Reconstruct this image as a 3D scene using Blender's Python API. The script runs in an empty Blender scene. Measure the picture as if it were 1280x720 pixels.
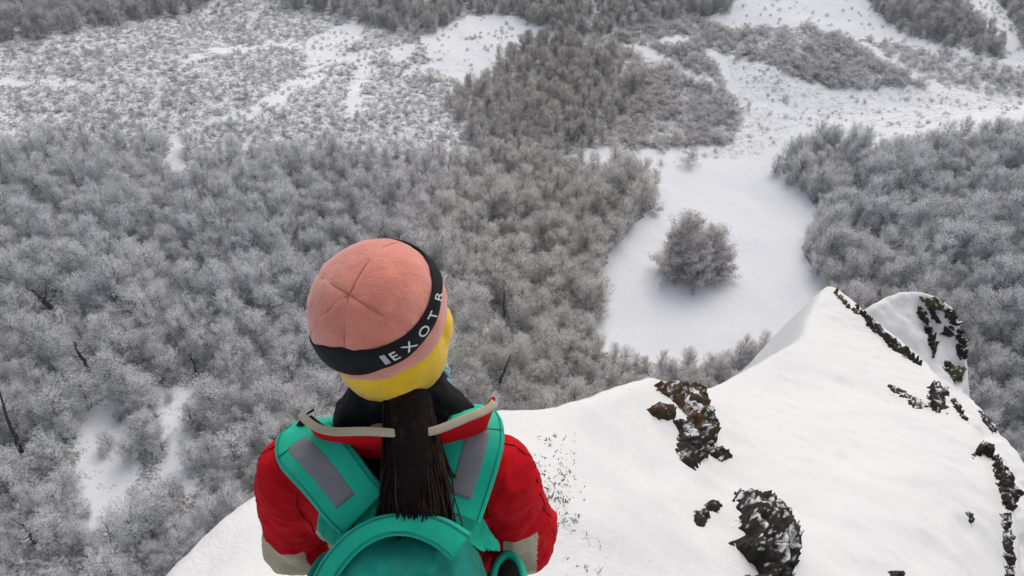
import bpy, bmesh, math, random
import numpy as np
from mathutils import Vector, Matrix

random.seed(7)
rng = np.random.default_rng(7)
SC = bpy.context.scene
COL = SC.collection
R = math.radians

# ------------------------------------------------------------------ camera
CAM = np.array([0.0, 0.0, 2.55])
PITCH = R(40)
F = 1005.0                                   # focal length in pixels of a 1280 px wide frame
FWD = np.array([0, math.cos(PITCH), -math.sin(PITCH)])
UPV = np.array([0, math.sin(PITCH), math.cos(PITCH)])
RGT = np.array([1.0, 0, 0])
cd = bpy.data.cameras.new('camera')
cd.sensor_width = 36.0
cd.lens = 36.0 * F / 1280.0
cd.clip_start = 0.05
cd.clip_end = 9000
co = bpy.data.objects.new('camera', cd)
COL.objects.link(co)
co.location = CAM
co.rotation_euler = (R(90) - PITCH, 0, 0)
SC.camera = co

# ------------------------------------------------------------------ sky, sun, exposure
SUN_EL, SUN_AZ = R(48), R(22)               # azimuth from +Y towards +X
w = bpy.data.worlds.new('World')
SC.world = w
w.use_nodes = True
nt = w.node_tree
nt.nodes.clear()
sky = nt.nodes.new('ShaderNodeTexSky')
sky.sky_type = 'NISHITA'
sky.sun_disc = False
sky.sun_elevation = SUN_EL
sky.sun_rotation = SUN_AZ
sky.air_density = 1.0
sky.dust_density = 4.0
sky.ozone_density = 0.6
hs = nt.nodes.new('ShaderNodeHueSaturation')
hs.inputs['Saturation'].default_value = 0.55      # overcast: a paler sky
bg = nt.nodes.new('ShaderNodeBackground')
bg.inputs['Strength'].default_value = 0.145
ow = nt.nodes.new('ShaderNodeOutputWorld')
nt.links.new(sky.outputs['Color'], hs.inputs['Color'])
nt.links.new(hs.outputs['Color'], bg.inputs['Color'])
nt.links.new(bg.outputs['Background'], ow.inputs['Surface'])
sd = bpy.data.lights.new('sun', 'SUN')
sd.energy = 0.6
sd.angle = R(60)
sd.color = (1.0, 0.955, 0.89)
so = bpy.data.objects.new('sun', sd)
COL.objects.link(so)
sdir = Vector((math.sin(SUN_AZ) * math.cos(SUN_EL), math.cos(SUN_AZ) * math.cos(SUN_EL), math.sin(SUN_EL)))
so.rotation_euler = sdir.to_track_quat('Z', 'Y').to_euler()
so.location = (0, 0, 60)
SC.view_settings.view_transform = 'Standard'
SC.view_settings.look = 'None'
SC.view_settings.gamma = 1.0
SC.view_settings.use_curve_mapping = False
SC.view_settings.exposure = 0.26


# ------------------------------------------------------------------ small maths
def ray(px, py):
    return FWD + RGT * ((px - 640) / F) + UPV * ((360 - py) / F)


def at_y(px, py, y):
    """point on a photo ray at horizontal distance y in front of the camera"""
    d = ray(px, py)
    return CAM + d * (y / d[1])


def pix(P):
    P = np.atleast_2d(P) - CAM
    dep = P @ FWD
    return np.stack([640 + F * (P @ RGT) / dep, 360 - F * (P @ UPV) / dep], -1)


def smooth(a, b, x):
    t = np.clip((x - a) / (b - a), 0, 1)
    return t * t * (3 - 2 * t)


_perm = np.random.default_rng(3).permutation(512)
_perm = np.concatenate([_perm, _perm, _perm])
_grad = np.random.default_rng(4).normal(size=(512, 3))
_grad /= np.linalg.norm(_grad, axis=1)[:, None]


def perlin(P):
    P = np.asarray(P, float)
    i = np.floor(P).astype(int)
    f = P - i
    i &= 511
    u = f * f * f * (f * (f * 6 - 15) + 10)
    out = 0
    for dx in (0, 1):
        for dy in (0, 1):
            for dz in (0, 1):
                h = _perm[_perm[_perm[(i[..., 0] + dx) & 511] + ((i[..., 1] + dy) & 511)] + ((i[..., 2] + dz) & 511)]
                g = _grad[h & 511]
                v = g[..., 0] * (f[..., 0] - dx) + g[..., 1] * (f[..., 1] - dy) + g[..., 2] * (f[..., 2] - dz)
                wx = u[..., 0] if dx else 1 - u[..., 0]
                wy = u[..., 1] if dy else 1 - u[..., 1]
                wz = u[..., 2] if dz else 1 - u[..., 2]
                out = out + v * wx * wy * wz
    return out


def fbm(P, oct=4, gain=0.5):
    P = np.asarray(P, float)
    a, s = 1.0, 0
    for k in range(oct):
        s = s + a * perlin(P + 17.3 * k)
        P = P * 2.03
        a *= gain
    return s


def fbm2(x, y, sc, oct=4, z=0.0, gain=0.5):
    return fbm(np.stack([np.asarray(x) / sc, np.asarray(y) / sc, np.full(np.shape(x), z)], -1), oct, gain)


def in_poly(px, py, poly):
    px, py = np.asarray(px, float), np.asarray(py, float)
    res = np.zeros(px.shape, bool)
    n = len(poly)
    for k in range(n):
        x0, y0 = poly[k]
        x1, y1 = poly[(k + 1) % n]
        if y0 == y1:
            continue
        c = ((y0 > py) != (y1 > py)) & (px < (x1 - x0) * (py - y0) / (y1 - y0) + x0)
        res ^= c
    return res


def seg_dist(X, Y, pts, closed=True):
    """distance to a polyline, and the value (third coordinate) at the closest point"""
    pts = np.asarray(pts, float)
    best = np.full(X.shape, 1e9)
    val = np.zeros(X.shape)
    n = len(pts)
    for k in range(n if closed else n - 1):
        a, b = pts[k], pts[(k + 1) % n]
        dx, dy = b[0] - a[0], b[1] - a[1]
        L = dx * dx + dy * dy + 1e-12
        t = np.clip(((X - a[0]) * dx + (Y - a[1]) * dy) / L, 0, 1)
        d = np.hypot(X - a[0] - t * dx, Y - a[1] - t * dy)
        m = d < best
        best = np.where(m, d, best)
        if pts.shape[1] > 2:
            val = np.where(m, a[2] + t * (b[2] - a[2]), val)
    return best, val


def tps_fit(P, lam=1e-3):
    P = np.asarray(P, float)
    n = len(P)
    d = np.hypot(P[:, None, 0] - P[None, :, 0], P[:, None, 1] - P[None, :, 1])
    K = np.where(d > 0, d * d * np.log(d + 1e-12), 0) + lam * np.eye(n)
    A = np.zeros((n + 3, n + 3))
    A[:n, :n] = K
    A[:n, n] = 1
    A[:n, n + 1:n + 3] = P[:, :2]
    A[n:, :n] = A[:n, n:].T
    c = np.linalg.solve(A, np.concatenate([P[:, 2], [0, 0, 0]]))

    def f(X, Y):
        s = c[n] + c[n + 1] * X + c[n + 2] * Y
        for k in range(n):
            dd = np.hypot(X - P[k, 0], Y - P[k, 1])
            s = s + c[k] * dd * dd * np.log(dd + 1e-12)
        return s
    return f


# ------------------------------------------------------------------ mesh helpers
def new_mesh(name, V, Fc, mats=(), smooth_shade=True):
    me = bpy.data.meshes.new(name)
    me.from_pydata([tuple(v) for v in np.asarray(V)], [], [tuple(int(i) for i in f) for f in Fc])
    for m in mats:
        me.materials.append(m)
    if smooth_shade and len(me.polygons):
        me.polygons.foreach_set('use_smooth', np.ones(len(me.polygons), bool))
    me.update()
    return me


def fast_mesh(name, V, Q, mats=(), smooth_shade=True):
    """numpy mesh with all faces of the same side count"""
    V = np.asarray(V, np.float32)
    Q = np.asarray(Q, np.int32)
    k = Q.shape[1]
    me = bpy.data.meshes.new(name)
    me.vertices.add(len(V))
    me.vertices.foreach_set('co', V.ravel())
    me.loops.add(Q.size)
    me.loops.foreach_set('vertex_index', Q.ravel())
    me.polygons.add(len(Q))
    me.polygons.foreach_set('loop_start', np.arange(0, Q.size, k, dtype=np.int32))
    me.polygons.foreach_set('loop_total', np.full(len(Q), k, np.int32))
    for m in mats:
        me.materials.append(m)
    me.update(calc_edges=True)
    me.validate()
    if smooth_shade:
        me.polygons.foreach_set('use_smooth', np.ones(len(me.polygons), bool))
    return me


def link(name, data, parent=None, loc=None):
    o = bpy.data.objects.new(name, data)
    COL.objects.link(o)
    if parent is not None:
        o.parent = parent
    if loc is not None:
        o.location = loc
    return o


def tag(o, label=None, cat=None, group=None, kind=None):
    if label:
        o['label'] = label
    if cat:
        o['category'] = cat
    if group:
        o['group'] = group
    if kind:
        o['kind'] = kind
    return o


def grid_quads(nx, ny):
    i = np.arange(nx * ny).reshape(ny, nx)
    return np.stack([i[:-1, :-1], i[:-1, 1:], i[1:, 1:], i[1:, :-1]], -1).reshape(-1, 4)


class MB:
    """collects simple closed shapes into one mesh"""
    def __init__(self):
        self.V, self.F, self.M = [], [], []

    def add(self, V, Fc, mi=0):
        o = len(self.V)
        self.V += [tuple(v) for v in V]
        self.F += [tuple(int(i) + o for i in f) for f in Fc]
        self.M += [mi] * len(Fc)

    def tube(self, pts, rad, n=8, mi=0, cap=True, flat=1.0, side=None):
        pts = [np.asarray(p, float) for p in pts]
        rad = list(rad) if hasattr(rad, '__len__') else [rad] * len(pts)
        V, Fc = [], []
        prev = None
        for k, p in enumerate(pts):
            t = pts[min(k + 1, len(pts) - 1)] - pts[max(k - 1, 0)]
            t = t / (np.linalg.norm(t) + 1e-9)
            if prev is None:
                ref = np.array(side, float) if side is not None else (np.array([0, 0, 1.0]) if abs(t[2]) < .9 else np.array([1.0, 0, 0]))
            else:
                ref = prev
            u = ref - t * (ref @ t)
            u /= np.linalg.norm(u) + 1e-9
            prev = u
            v = np.cross(t, u)
            for j in range(n):
                a = 2 * math.pi * j / n
                V.append(p + rad[k] * (math.cos(a) * u + flat * math.sin(a) * v))
        m = len(pts)
        for k in range(m - 1):
            for j in range(n):
                Fc.append((k * n + j, k * n + (j + 1) % n, (k + 1) * n + (j + 1) % n, (k + 1) * n + j))
        if cap:
            Fc.append(tuple(range(n - 1, -1, -1)))
            Fc.append(tuple((m - 1) * n + j for j in range(n)))
        self.add(V, Fc, mi)

    def capsule(self, a, b, ra, rb, n=20, mi=0, sq=1.0, sqdir=None):
        """tapered capsule with round ends"""
        a, b = np.asarray(a, float), np.asarray(b, float)
        t = b - a
        L = np.linalg.norm(t)
        t = t / (L + 1e-9)
        pts, rad = [], []
        for k in range(6):
            q = math.pi / 2 * (1 - k / 5)
            pts.append(a - t * ra * math.sin(q)); rad.append(max(ra * math.cos(q), ra * .02))
        for k in range(6):
            q = math.pi / 2 * (k / 5)
            pts.append(b + t * rb * math.sin(q)); rad.append(max(rb * math.cos(q), rb * .02))
        self.tube(pts, rad, n, mi, True, sq, sqdir)

    def ellipsoid(self, c, r, rot=None, nu=24, nv=14, mi=0):
        V, Fc = [], []
        for i in range(nv + 1):
            th = math.pi * i / nv
            for j in range(nu):
                ph = 2 * math.pi * j / nu
                p = np.array([r[0] * math.sin(th) * math.cos(ph), r[1] * math.sin(th) * math.sin(ph), r[2] * math.cos(th)])
                if rot is not None:
                    p = rot @ p
                V.append(p + np.asarray(c))
        for i in range(nv):
            for j in range(nu):
                Fc.append((i * nu + j, (i + 1) * nu + j, (i + 1) * nu + (j + 1) % nu, i * nu + (j + 1) % nu))
        self.add(V, Fc, mi)

    def mesh(self, name, mats=(), sm=True):
        me = new_mesh(name, self.V, self.F, mats, sm)
        if len(mats) > 1:
            me.polygons.foreach_set('material_index', np.array(self.M, np.int32))
        bm = bmesh.new()
        bm.from_mesh(me)
        bmesh.ops.remove_doubles(bm, verts=bm.verts, dist=1e-6)
        bmesh.ops.recalc_face_normals(bm, faces=bm.faces)
        bm.to_mesh(me)
        bm.free()
        return me


def modified(me, *mods):
    """apply modifiers through the dependency graph and return the mesh"""
    o = bpy.data.objects.new('working_copy', me)
    COL.objects.link(o)
    for kind, kw in mods:
        m = o.modifiers.new(kind.lower(), kind)
        for k, v in kw.items():
            setattr(m, k, v)
    dg = bpy.context.evaluated_depsgraph_get()
    dg.update()
    r = bpy.data.meshes.new_from_object(o.evaluated_get(dg))
    bpy.data.objects.remove(o)
    return r


def verts(me):
    a = np.empty(len(me.vertices) * 3, np.float32)
    me.vertices.foreach_get('co', a)
    return a.reshape(-1, 3).astype(float)


def normals(me):
    a = np.empty(len(me.vertices) * 3, np.float32)
    me.vertex_normals.foreach_get('vector', a)
    return a.reshape(-1, 3).astype(float)


def set_verts(me, V):
    me.vertices.foreach_set('co', np.asarray(V, np.float32).ravel())
    me.update()


def smooth_all(me):
    me.polygons.foreach_set('use_smooth', np.ones(len(me.polygons), bool))
    me.update()


# ------------------------------------------------------------------ materials
class NT:
    def __init__(self, name):
        self.m = bpy.data.materials.new(name)
        self.m.use_nodes = True
        self.t = self.m.node_tree
        self.b = self.t.nodes['Principled BSDF']

    def n(self, typ, **kw):
        nd = self.t.nodes.new(typ)
        for k, v in kw.items():
            if k in nd.inputs:
                nd.inputs[k].default_value = v
            else:
                setattr(nd, k, v)
        return nd

    def l(self, a, b):
        self.t.links.new(a, b)

    def noise(self, scale, detail=4, rough=.55, coord='Object', stretch=None):
        tc = self.n('ShaderNodeTexCoord')
        src = tc.outputs[coord]
        if coord == 'World':
            pass
        if stretch:
            mp = self.n('ShaderNodeMapping')
            mp.inputs['Scale'].default_value = stretch
            self.l(src, mp.inputs['Vector'])
            src = mp.outputs['Vector']
        nz = self.n('ShaderNodeTexNoise')
        nz.inputs['Scale'].default_value = scale
        nz.inputs['Detail'].default_value = detail
        nz.inputs['Roughness'].default_value = rough
        self.l(src, nz.inputs['Vector'])
        return nz.outputs['Fac']

    def ramp(self, src, stops):
        r = self.n('ShaderNodeValToRGB')
        e = r.color_ramp.elements
        while len(e) < len(stops):
            e.new(0.5)
        for k, (p, c) in enumerate(stops):
            e[k].position = p
            e[k].color = (*c, 1) if len(c) == 3 else c
        self.l(src, r.inputs['Fac'])
        return r.outputs['Color']

    def mix(self, fac, a, b):
        mx = self.n('ShaderNodeMix', data_type='RGBA')
        for s, v in ((0, fac), (6, a), (7, b)):
            if hasattr(v, 'default_value') or hasattr(v, 'links'):
                self.l(v, mx.inputs[s])
            else:
                mx.inputs[s].default_value = v if s == 0 else (*v, 1)
        return mx.outputs[2]

    def math(self, op, a, b=0.0):
        md = self.n('ShaderNodeMath', operation=op)
        for s, v in ((0, a), (1, b)):
            if hasattr(v, 'links'):
                self.l(v, md.inputs[s])
            else:
                md.inputs[s].default_value = v
        return md.outputs[0]

    def bump(self, h, strength=.3, dist=.02):
        bp = self.n('ShaderNodeBump')
        bp.inputs['Strength'].default_value = strength
        bp.inputs['Distance'].default_value = dist
        self.l(h, bp.inputs['Height'])
        self.l(bp.outputs['Normal'], self.b.inputs['Normal'])

    def col(self, c):
        if hasattr(c, 'links'):
            self.l(c, self.b.inputs['Base Color'])
        else:
            self.b.inputs['Base Color'].default_value = (*c, 1)

    def set(self, **kw):
        for k, v in kw.items():
            self.b.inputs[k.replace('_', ' ')].default_value = v


def cloth(name, c, c2=None, weave=900.0, rough=.85, var=14.0, bump=.25, sheen=0.0, spec=.25):
    t = NT(name)
    c2 = c2 or tuple(v * .72 for v in c)
    t.col(t.ramp(t.noise(var, 5, .6), [(.3, c2), (.68, c)]))
    n1 = t.noise(weave, 2, .5)
    n2 = t.noise(var * 5, 3, .6)
    t.bump(t.math('ADD', n1, t.math('MULTIPLY', n2, 1.5)), bump, .0015)
    t.set(Roughness=rough, Specular_IOR_Level=spec)
    if sheen:
        t.set(Sheen_Weight=sheen)
    return t.m


def snow_mat(name, bumpk, dirt=False):
    t = NT(name)
    base = t.ramp(t.noise(.9, 6, .6), [(.25, (.635, .637, .637)), (.75, (.705, .696, .675))])
    t.col(base)
    big = t.noise(bumpk * 1.0, 6, .62)
    fine = t.noise(bumpk * 22, 3, .6)
    rip = t.noise(bumpk * 2.2, 5, .6, stretch=(1.0, .28, 1.0))
    t.bump(t.math('ADD', t.math('ADD', big, t.math('MULTIPLY', rip, .5)), t.math('MULTIPLY', fine, .16)), .5, .07)
    t.set(Roughness=.75, Specular_IOR_Level=.25)
    return t.m


M_snow = snow_mat('ridge_snow', 2.2)

# valley floor: snow, broken up by dark tussocks where the vertex attribute says so
t = NT('valley_snow')
at = t.n('ShaderNodeAttribute', attribute_name='cover', attribute_type='GEOMETRY')
cov = at.outputs['Fac']
n1 = t.noise(.55, 8, .72)
n2 = t.noise(2.6, 4, .7)
spk = t.math('ADD', t.math('MULTIPLY', n1, .5), t.math('MULTIPLY', n2, .5))
thr = t.math('SUBTRACT', t.math('ADD', spk, t.math('MULTIPLY', cov, .26)), .60)
fac = t.math('MULTIPLY', thr, 9.0)
fac.node.use_clamp = True
tuss = t.ramp(t.noise(1.7, 5, .7), [(.3, (.09, .085, .08)), (.55, (.27, .265, .26)), (.75, (.45, .45, .45))])
base = t.ramp(t.noise(.06, 6, .6), [(.3, (.71, .725, .75)), (.7, (.77, .775, .785))])
t.col(t.mix(fac, base, tuss))
t.bump(t.noise(.4, 7, .65), .4, .5)
t.set(Roughness=.8, Specular_IOR_Level=.2)
M_valley = t.m


def twig_mat(name, dark, mid, frost, brown):
    t = NT(name)
    tone = t.n('ShaderNodeAttribute', attribute_name='tone', attribute_type='GEOMETRY').outputs['Fac']
    geo = t.n('ShaderNodeNewGeometry')
    nz = t.n('ShaderNodeTexNoise')
    nz.inputs['Scale'].default_value = .035
    nz.inputs['Detail'].default_value = 5
    nz.inputs['Roughness'].default_value = .65
    t.l(geo.outputs['Position'], nz.inputs['Vector'])
    oi = t.n('ShaderNodeObjectInfo')
    tt = t.math('ADD', tone, t.math('MULTIPLY', t.math('SUBTRACT', oi.outputs['Random'], .5), .24))
    tt = t.math('ADD', tt, t.math('MULTIPLY', t.math('SUBTRACT', nz.outputs['Fac'], .5), .55))
    c = t.ramp(tt, [(.0, dark), (.38, mid), (.8, frost), (1.0, tuple(min(.85, v * 1.25) for v in frost))])
    nb = t.n('ShaderNodeTexNoise')
    nb.inputs['Scale'].default_value = .022
    nb.inputs['Detail'].default_value = 3
    t.l(geo.outputs['Position'], nb.inputs['Vector'])
    # kinds of tree change over the slope: warmer brown twigs in the middle, cold grey ones to the right
    sx = t.n('ShaderNodeSeparateXYZ')
    t.l(geo.outputs['Position'], sx.inputs[0])
    side = t.math('MULTIPLY', t.math('ABSOLUTE', t.math('SUBTRACT', sx.outputs[0], 12.0)), 1 / 45.0)
    bf = t.math('SUBTRACT', t.math('ADD', t.math('MULTIPLY', nb.outputs['Fac'], 1.3), .12), t.math('MULTIPLY', side, .55))
    bf.node.use_clamp = True
    mx = t.n('ShaderNodeMix', data_type='RGBA', blend_type='MULTIPLY')
    t.l(t.math('MULTIPLY', bf, .8), mx.inputs[0])
    t.l(c, mx.inputs[6])
    mx.inputs[7].default_value = (*brown, 1)
    t.col(mx.outputs[2])
    t.set(Roughness=.9, Specular_IOR_Level=.1)
    # rime lets light through
    tl_ = t.n('ShaderNodeBsdfTranslucent')
    t.l(mx.outputs[2], tl_.inputs['Color'])
    ms = t.n('ShaderNodeMixShader')
    ms.inputs[0].default_value = .5
    t.l(t.b.outputs[0], ms.inputs[1])
    t.l(tl_.outputs[0], ms.inputs[2])
    t.l(ms.outputs[0], t.t.nodes['Material Output'].inputs['Surface'])
    return t.m


M_twig = twig_mat('frosted_twigs', (.14, .135, .135), (.71, .715, .74), (.88, .89, .915), (1.0, .93, .82))
M_lone = twig_mat('lone_tree_twigs', (.07, .066, .066), (.50, .49, .49), (.82, .82, .83), (1.0, .95, .9))
M_heath = twig_mat('heath_twigs', (.085, .08, .078), (.58, .575, .575), (.86, .86, .87), (1.0, .96, .9))
M_thick = twig_mat('thicket_twigs', (.07, .066, .062), (.36, .355, .35), (.68, .68, .685), (1.0, .95, .87))
t = NT('frosted_bark')
t.col(t.ramp(t.noise(1.2, 6, .7, stretch=(3, 3, .6)), [(.30, (.03, .028, .027)), (.5, (.13, .125, .12)), (.66, (.45, .45, .46))]))
t.bump(t.noise(5, 5, .7, stretch=(3, 3, .5)), .6, .08)
t.set(Roughness=.95)
M_bark = t.m
t = NT('dead_bark')
t.col(t.ramp(t.noise(1.2, 6, .7, stretch=(3, 3, .6)), [(.35, (.016, .015, .014)), (.62, (.05, .046, .043)), (.82, (.34, .34, .35))]))
t.bump(t.noise(5, 5, .7, stretch=(3, 3, .5)), .6, .08)
t.set(Roughness=.95)
M_dead = t.m

# ------------------------------------------------------------------ the valley
def softplus(x, k=6.0):
    return k * np.logaddexp(0, x / k)


def T(x, y):
    x, y = np.asarray(x, float), np.asarray(y, float)
    eL = 10 + 26 * smooth(100, 165, y)
    eR = 50 + 4 * smooth(110, 160, y)
    yy = np.clip(y, 0, 400)
    left = .20 * softplus(eL - x - 6) * smooth(0, 60, y)
    right = .30 * softplus(x - eR - 5) * (1 - .85 * smooth(150, 185, y))
    left = np.minimum(left, 40) * (1 - .55 * smooth(150, 230, y))
    right = np.minimum(right, 60)
    back = .10 * softplus(y - 175, 10)
    far = np.where(y > 290, .16 * (y - 290), 0)
    far = np.minimum(far, 160)
    z = -95 + left + right + np.minimum(back, 40) + far
    z = z + 1.6 * fbm2(x, y, 38, 3) * smooth(6, 26, np.hypot((x - 34) / 1.0, (y - 122) / 2.0)) + .28 * fbm2(x, y, 7, 3)
    z = z + 2.2 * fbm2(x, y, 60, 3, 9.1) * smooth(150, 200, y)
    z = z + 70 * fbm2(x, y, 700, 4, 5) * smooth(320, 900, np.hypot(x, y))
    flank = -1.97 * np.maximum(y, -60) - 3.0 - .55 * np.maximum(np.abs(x - 1) - 6, 0)
    behind = -3.0 + .9 * np.minimum(y, 0) - .55 * np.maximum(np.abs(x - 1) - 6, 0)
    fl = np.where(y > 0, flank, behind) + 1.2 * fbm2(x, y, 9, 4) - 1.0
    return np.maximum(z, fl)


def hit(px, py):
    """where a photo ray meets the valley"""
    d = ray(px, py)
    d = d / np.linalg.norm(d)
    s = np.arange(20, 700, .5)
    P = CAM + s[:, None] * d
    below = np.nonzero(P[:, 2] < T(P[:, 0], P[:, 1]))[0]
    below = below[below > 60] if len(below) else below
    k = below[0] if len(below) else len(s) - 1
    return P[k]


# one ground sheet, fine under the view and coarse out to the horizon
def axis(lo, hi, fine, far, growth=1.22):
    a = list(np.arange(lo, hi + fine, fine))
    s = fine
    while a[-1] < far:
        s *= growth
        a.append(a[-1] + s)
    s = fine
    while a[0] > -far:
        s *= growth
        a.insert(0, a[0] - s)
    return np.array(a)


gx = axis(-190, 190, 1.25, 4500)
gy = axis(0, 310, 1.25, 4500)
GX, GY = np.meshgrid(gx, gy)
GZ = T(GX, GY)
gme_z_range = (GZ.min(), GZ.max())
HAZE = .00026
# cold air that pales the far slopes
hb = bmesh.new()
bmesh.ops.create_cube(hb, size=1)
zlo, zhi = float(np.min(gme_z_range)) - 1.0, max(float(np.max(gme_z_range)) + 2.0, 8.0)
for v in hb.verts:
    v.co = Vector((v.co.x * 10400, v.co.y * 10400, zlo if v.co.z < 0 else zhi))
hme = bpy.data.meshes.new('haze')
hb.to_mesh(hme); hb.free()
hmat = bpy.data.materials.new('haze_air')
hmat.use_nodes = True
hmat.node_tree.nodes.clear()
ho = hmat.node_tree.nodes.new('ShaderNodeOutputMaterial')
hv = hmat.node_tree.nodes.new('ShaderNodeVolumePrincipled')
hv.inputs['Color'].default_value = (.93, .955, 1.0, 1)
hv.inputs['Density'].default_value = HAZE
hv.inputs['Anisotropy'].default_value = .0
hmat.node_tree.links.new(hv.outputs['Volume'], ho.inputs['Volume'])
hme.materials.append(hmat)
tag(link('haze', hme), kind='stuff')

# outlines of the woods, heath and open snow, in photo pixels
FOREST_L = [(-400, 190), (0, 186), (130, 160), (230, 182), (330, 194), (480, 192), (600, 190), (690, 192), (745, 206),
            (790, 212), (818, 232), (822, 258), (795, 280), (768, 312), (752, 350), (757, 380), (738, 424), (770, 446),
            (820, 452), (850, 462), (880, 452), (905, 440), (975, 440), (1040, 470), (1010, 800), (-400, 800)]
FOREST_R = [(962, 222), (985, 200), (1040, 176), (1085, 186), (1140, 194), (1190, 174), (1290, 168), (1800, 166), (1800, 900),
            (1100, 900), (1080, 420), (1035, 372), (1002, 330), (1000, 305), (1026, 272), (1014, 252), (990, 238), (962, 226)]
COPSE = [(560, 130), (610, 85), (640, 60), (700, 48), (765, 66), (800, 100), (785, 150), (745, 188), (690, 198), (600, 198)]
TOP_L = [(-500, -200), (330, -200), (262, 2), (225, 20), (110, 40), (40, 50), (0, 60), (-500, 70)]
TOP_M = [(330, -200), (1000, -200), (925, -5), (905, 18), (840, 24), (770, 45), (690, 38), (640, 20), (590, 22), (525, 45), (480, 38), (410, 15), (345, 10)]
BUSH_R = [(690, 40), (860, 22), (915, 38), (1000, 32), (1060, 50), (1100, 75), (1160, 106), (1090, 112), (1010, 104), (960, 80),
          (920, 70), (880, 62), (905, 100), (925, 150), (918, 182), (850, 184), (790, 190), (745, 175), (785, 150), (800, 100), (765, 66)]
BUSH_RR = [(1030, 36), (1065, 48), (1130, 55), (1200, 68), (1290, 85), (1800, 95), (1800, 120), (1290, 122), (1210, 115), (1165, 104), (1100, 72)]
SPUR = [(1075, -5), (1040, -200), (1900, -200), (1900, 60), (1280, 62), (1250, 75), (1180, 58), (1125, 42), (1100, 20)]
SPUR_SNOW = [(1195, -20), (1230, -20), (1268, 30), (1280, 60), (1290, 82), (1262, 78), (1252, 50), (1235, 48), (1215, 22), (1205, 12)]
HEATH = [(-500, 40), (0, 36), (110, 20), (240, -5), (330, -12), (410, 5), (480, 30), (525, 45), (548, 90), (610, 120), (600, 200), (-500, 200)]
BARE = [  # open snow: clearings, paths, gullies
    [(440, 22), (425, 30), (378, 55), (385, 80), (400, 78), (372, 102), (330, 118), (322, 130), (345, 132), (400, 100), (425, 62), (452, 40)],
    [(452, 82), (470, 84), (450, 128), (442, 150), (428, 150), (437, 125)],
    [(500, 92), (540, 78), (575, 45), (640, 38), (655, 48), (610, 68), (580, 95), (520, 102)],
    [(400, 70), (520, 55), (530, 70), (440, 82)],
    [(0, 108), (0, 100), (60, 98), (90, 96), (90, 102)],
    [(222, 76), (250, 68), (252, 73), (228, 80)], [(265, 62), (375, 52), (380, 58), (270, 68)],
    [(262, 152), (330, 130), (335, 138), (268, 156)],
    [(104, 505), (154, 502), (166, 600), (158, 680), (110, 680), (98, 600), (98, 540)],
    [(194, 485), (240, 484), (242, 615), (200, 615)],
    [(210, 168), (226, 168), (227, 212), (209, 212)],
    [(1035, 36), (1060, 40), (1165, 100), (1158, 108), (1095, 75)],
    [(775, 55), (800, 52), (905, 108), (890, 112)], [(820, 45), (860, 42), (862, 54), (825, 58)],
]


def cell(px, py):
    """kind of cover at photo pixels: 0 open, 1 tall wood, 2 low wood, 3 bushes, 4 heath, 5 sparse"""
    k = np.zeros(np.shape(px), int)
    j = 6 * fbm2(px, py, 30, 3, 2.2) + 5 * fbm2(px, py, 9, 3, 6.2)
    qx, qy = px + j, py + .6 * j
    for c, polys in ((4, [HEATH]), (3, [BUSH_R]), (6, [BUSH_RR]), (2, [COPSE, TOP_L, TOP_M]), (7, [SPUR]), (1, [FOREST_L, FOREST_R])):
        for p in polys:
            k[in_poly(qx, qy, p)] = c
    for p in BARE:
        k[in_poly(px + 2.2 * j, py + .9 * j, p)] = 5
    k[in_poly(px + 1.5 * j, py + j, SPUR_SNOW)] = 5
    return k


gme = fast_mesh('ground', np.stack([GX, GY, GZ], -1).reshape(-1, 3), grid_quads(len(gx), len(gy)), [M_valley])
gp = np.stack([GX, GY, GZ], -1).reshape(-1, 3)
front = (gp - CAM) @ FWD > 5
gk = np.zeros(len(gp), int)
pp = pix(gp[front])
gk[front] = cell(pp[:, 0], pp[:, 1])
cover = np.choose(gk, [.06, .75, .7, .66, .62, .22, .55, .75]).astype(np.float32)
inm = np.zeros(len(gp), bool)
MEADOW = [(735, 430), (757, 380), (752, 350), (768, 312), (795, 280), (822, 258), (825, 215), (870, 200), (945, 202), (1000, 230), (1026, 272), (1000, 310), (1040, 372), (1010, 440), (860, 452)]
inm[front] = in_poly(pp[:, 0], pp[:, 1], MEADOW)
cover[inm] = -1.2
OPEN_R = [(905, 62), (960, 82), (1010, 106), (1160, 108), (1230, 112), (1290, 130), (1190, 146), (1140, 165), (1085, 156), (1040, 148), (985, 168), (950, 195), (830, 205), (920, 182), (928, 150)]
opn = np.zeros(len(gp), bool)
opn[front] = in_poly(pp[:, 0], pp[:, 1], OPEN_R)
cover[opn & (gk == 0)] = .36
a_ = gme.attributes.new('cover', 'FLOAT', 'POINT')
a_.data.foreach_set('value', cover)
tag(link('ground', gme), kind='structure')


# ------------------------------------------------------------------ trees
def unit(v):
    return v / (np.linalg.norm(v, axis=-1, keepdims=True) + 1e-9)


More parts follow.
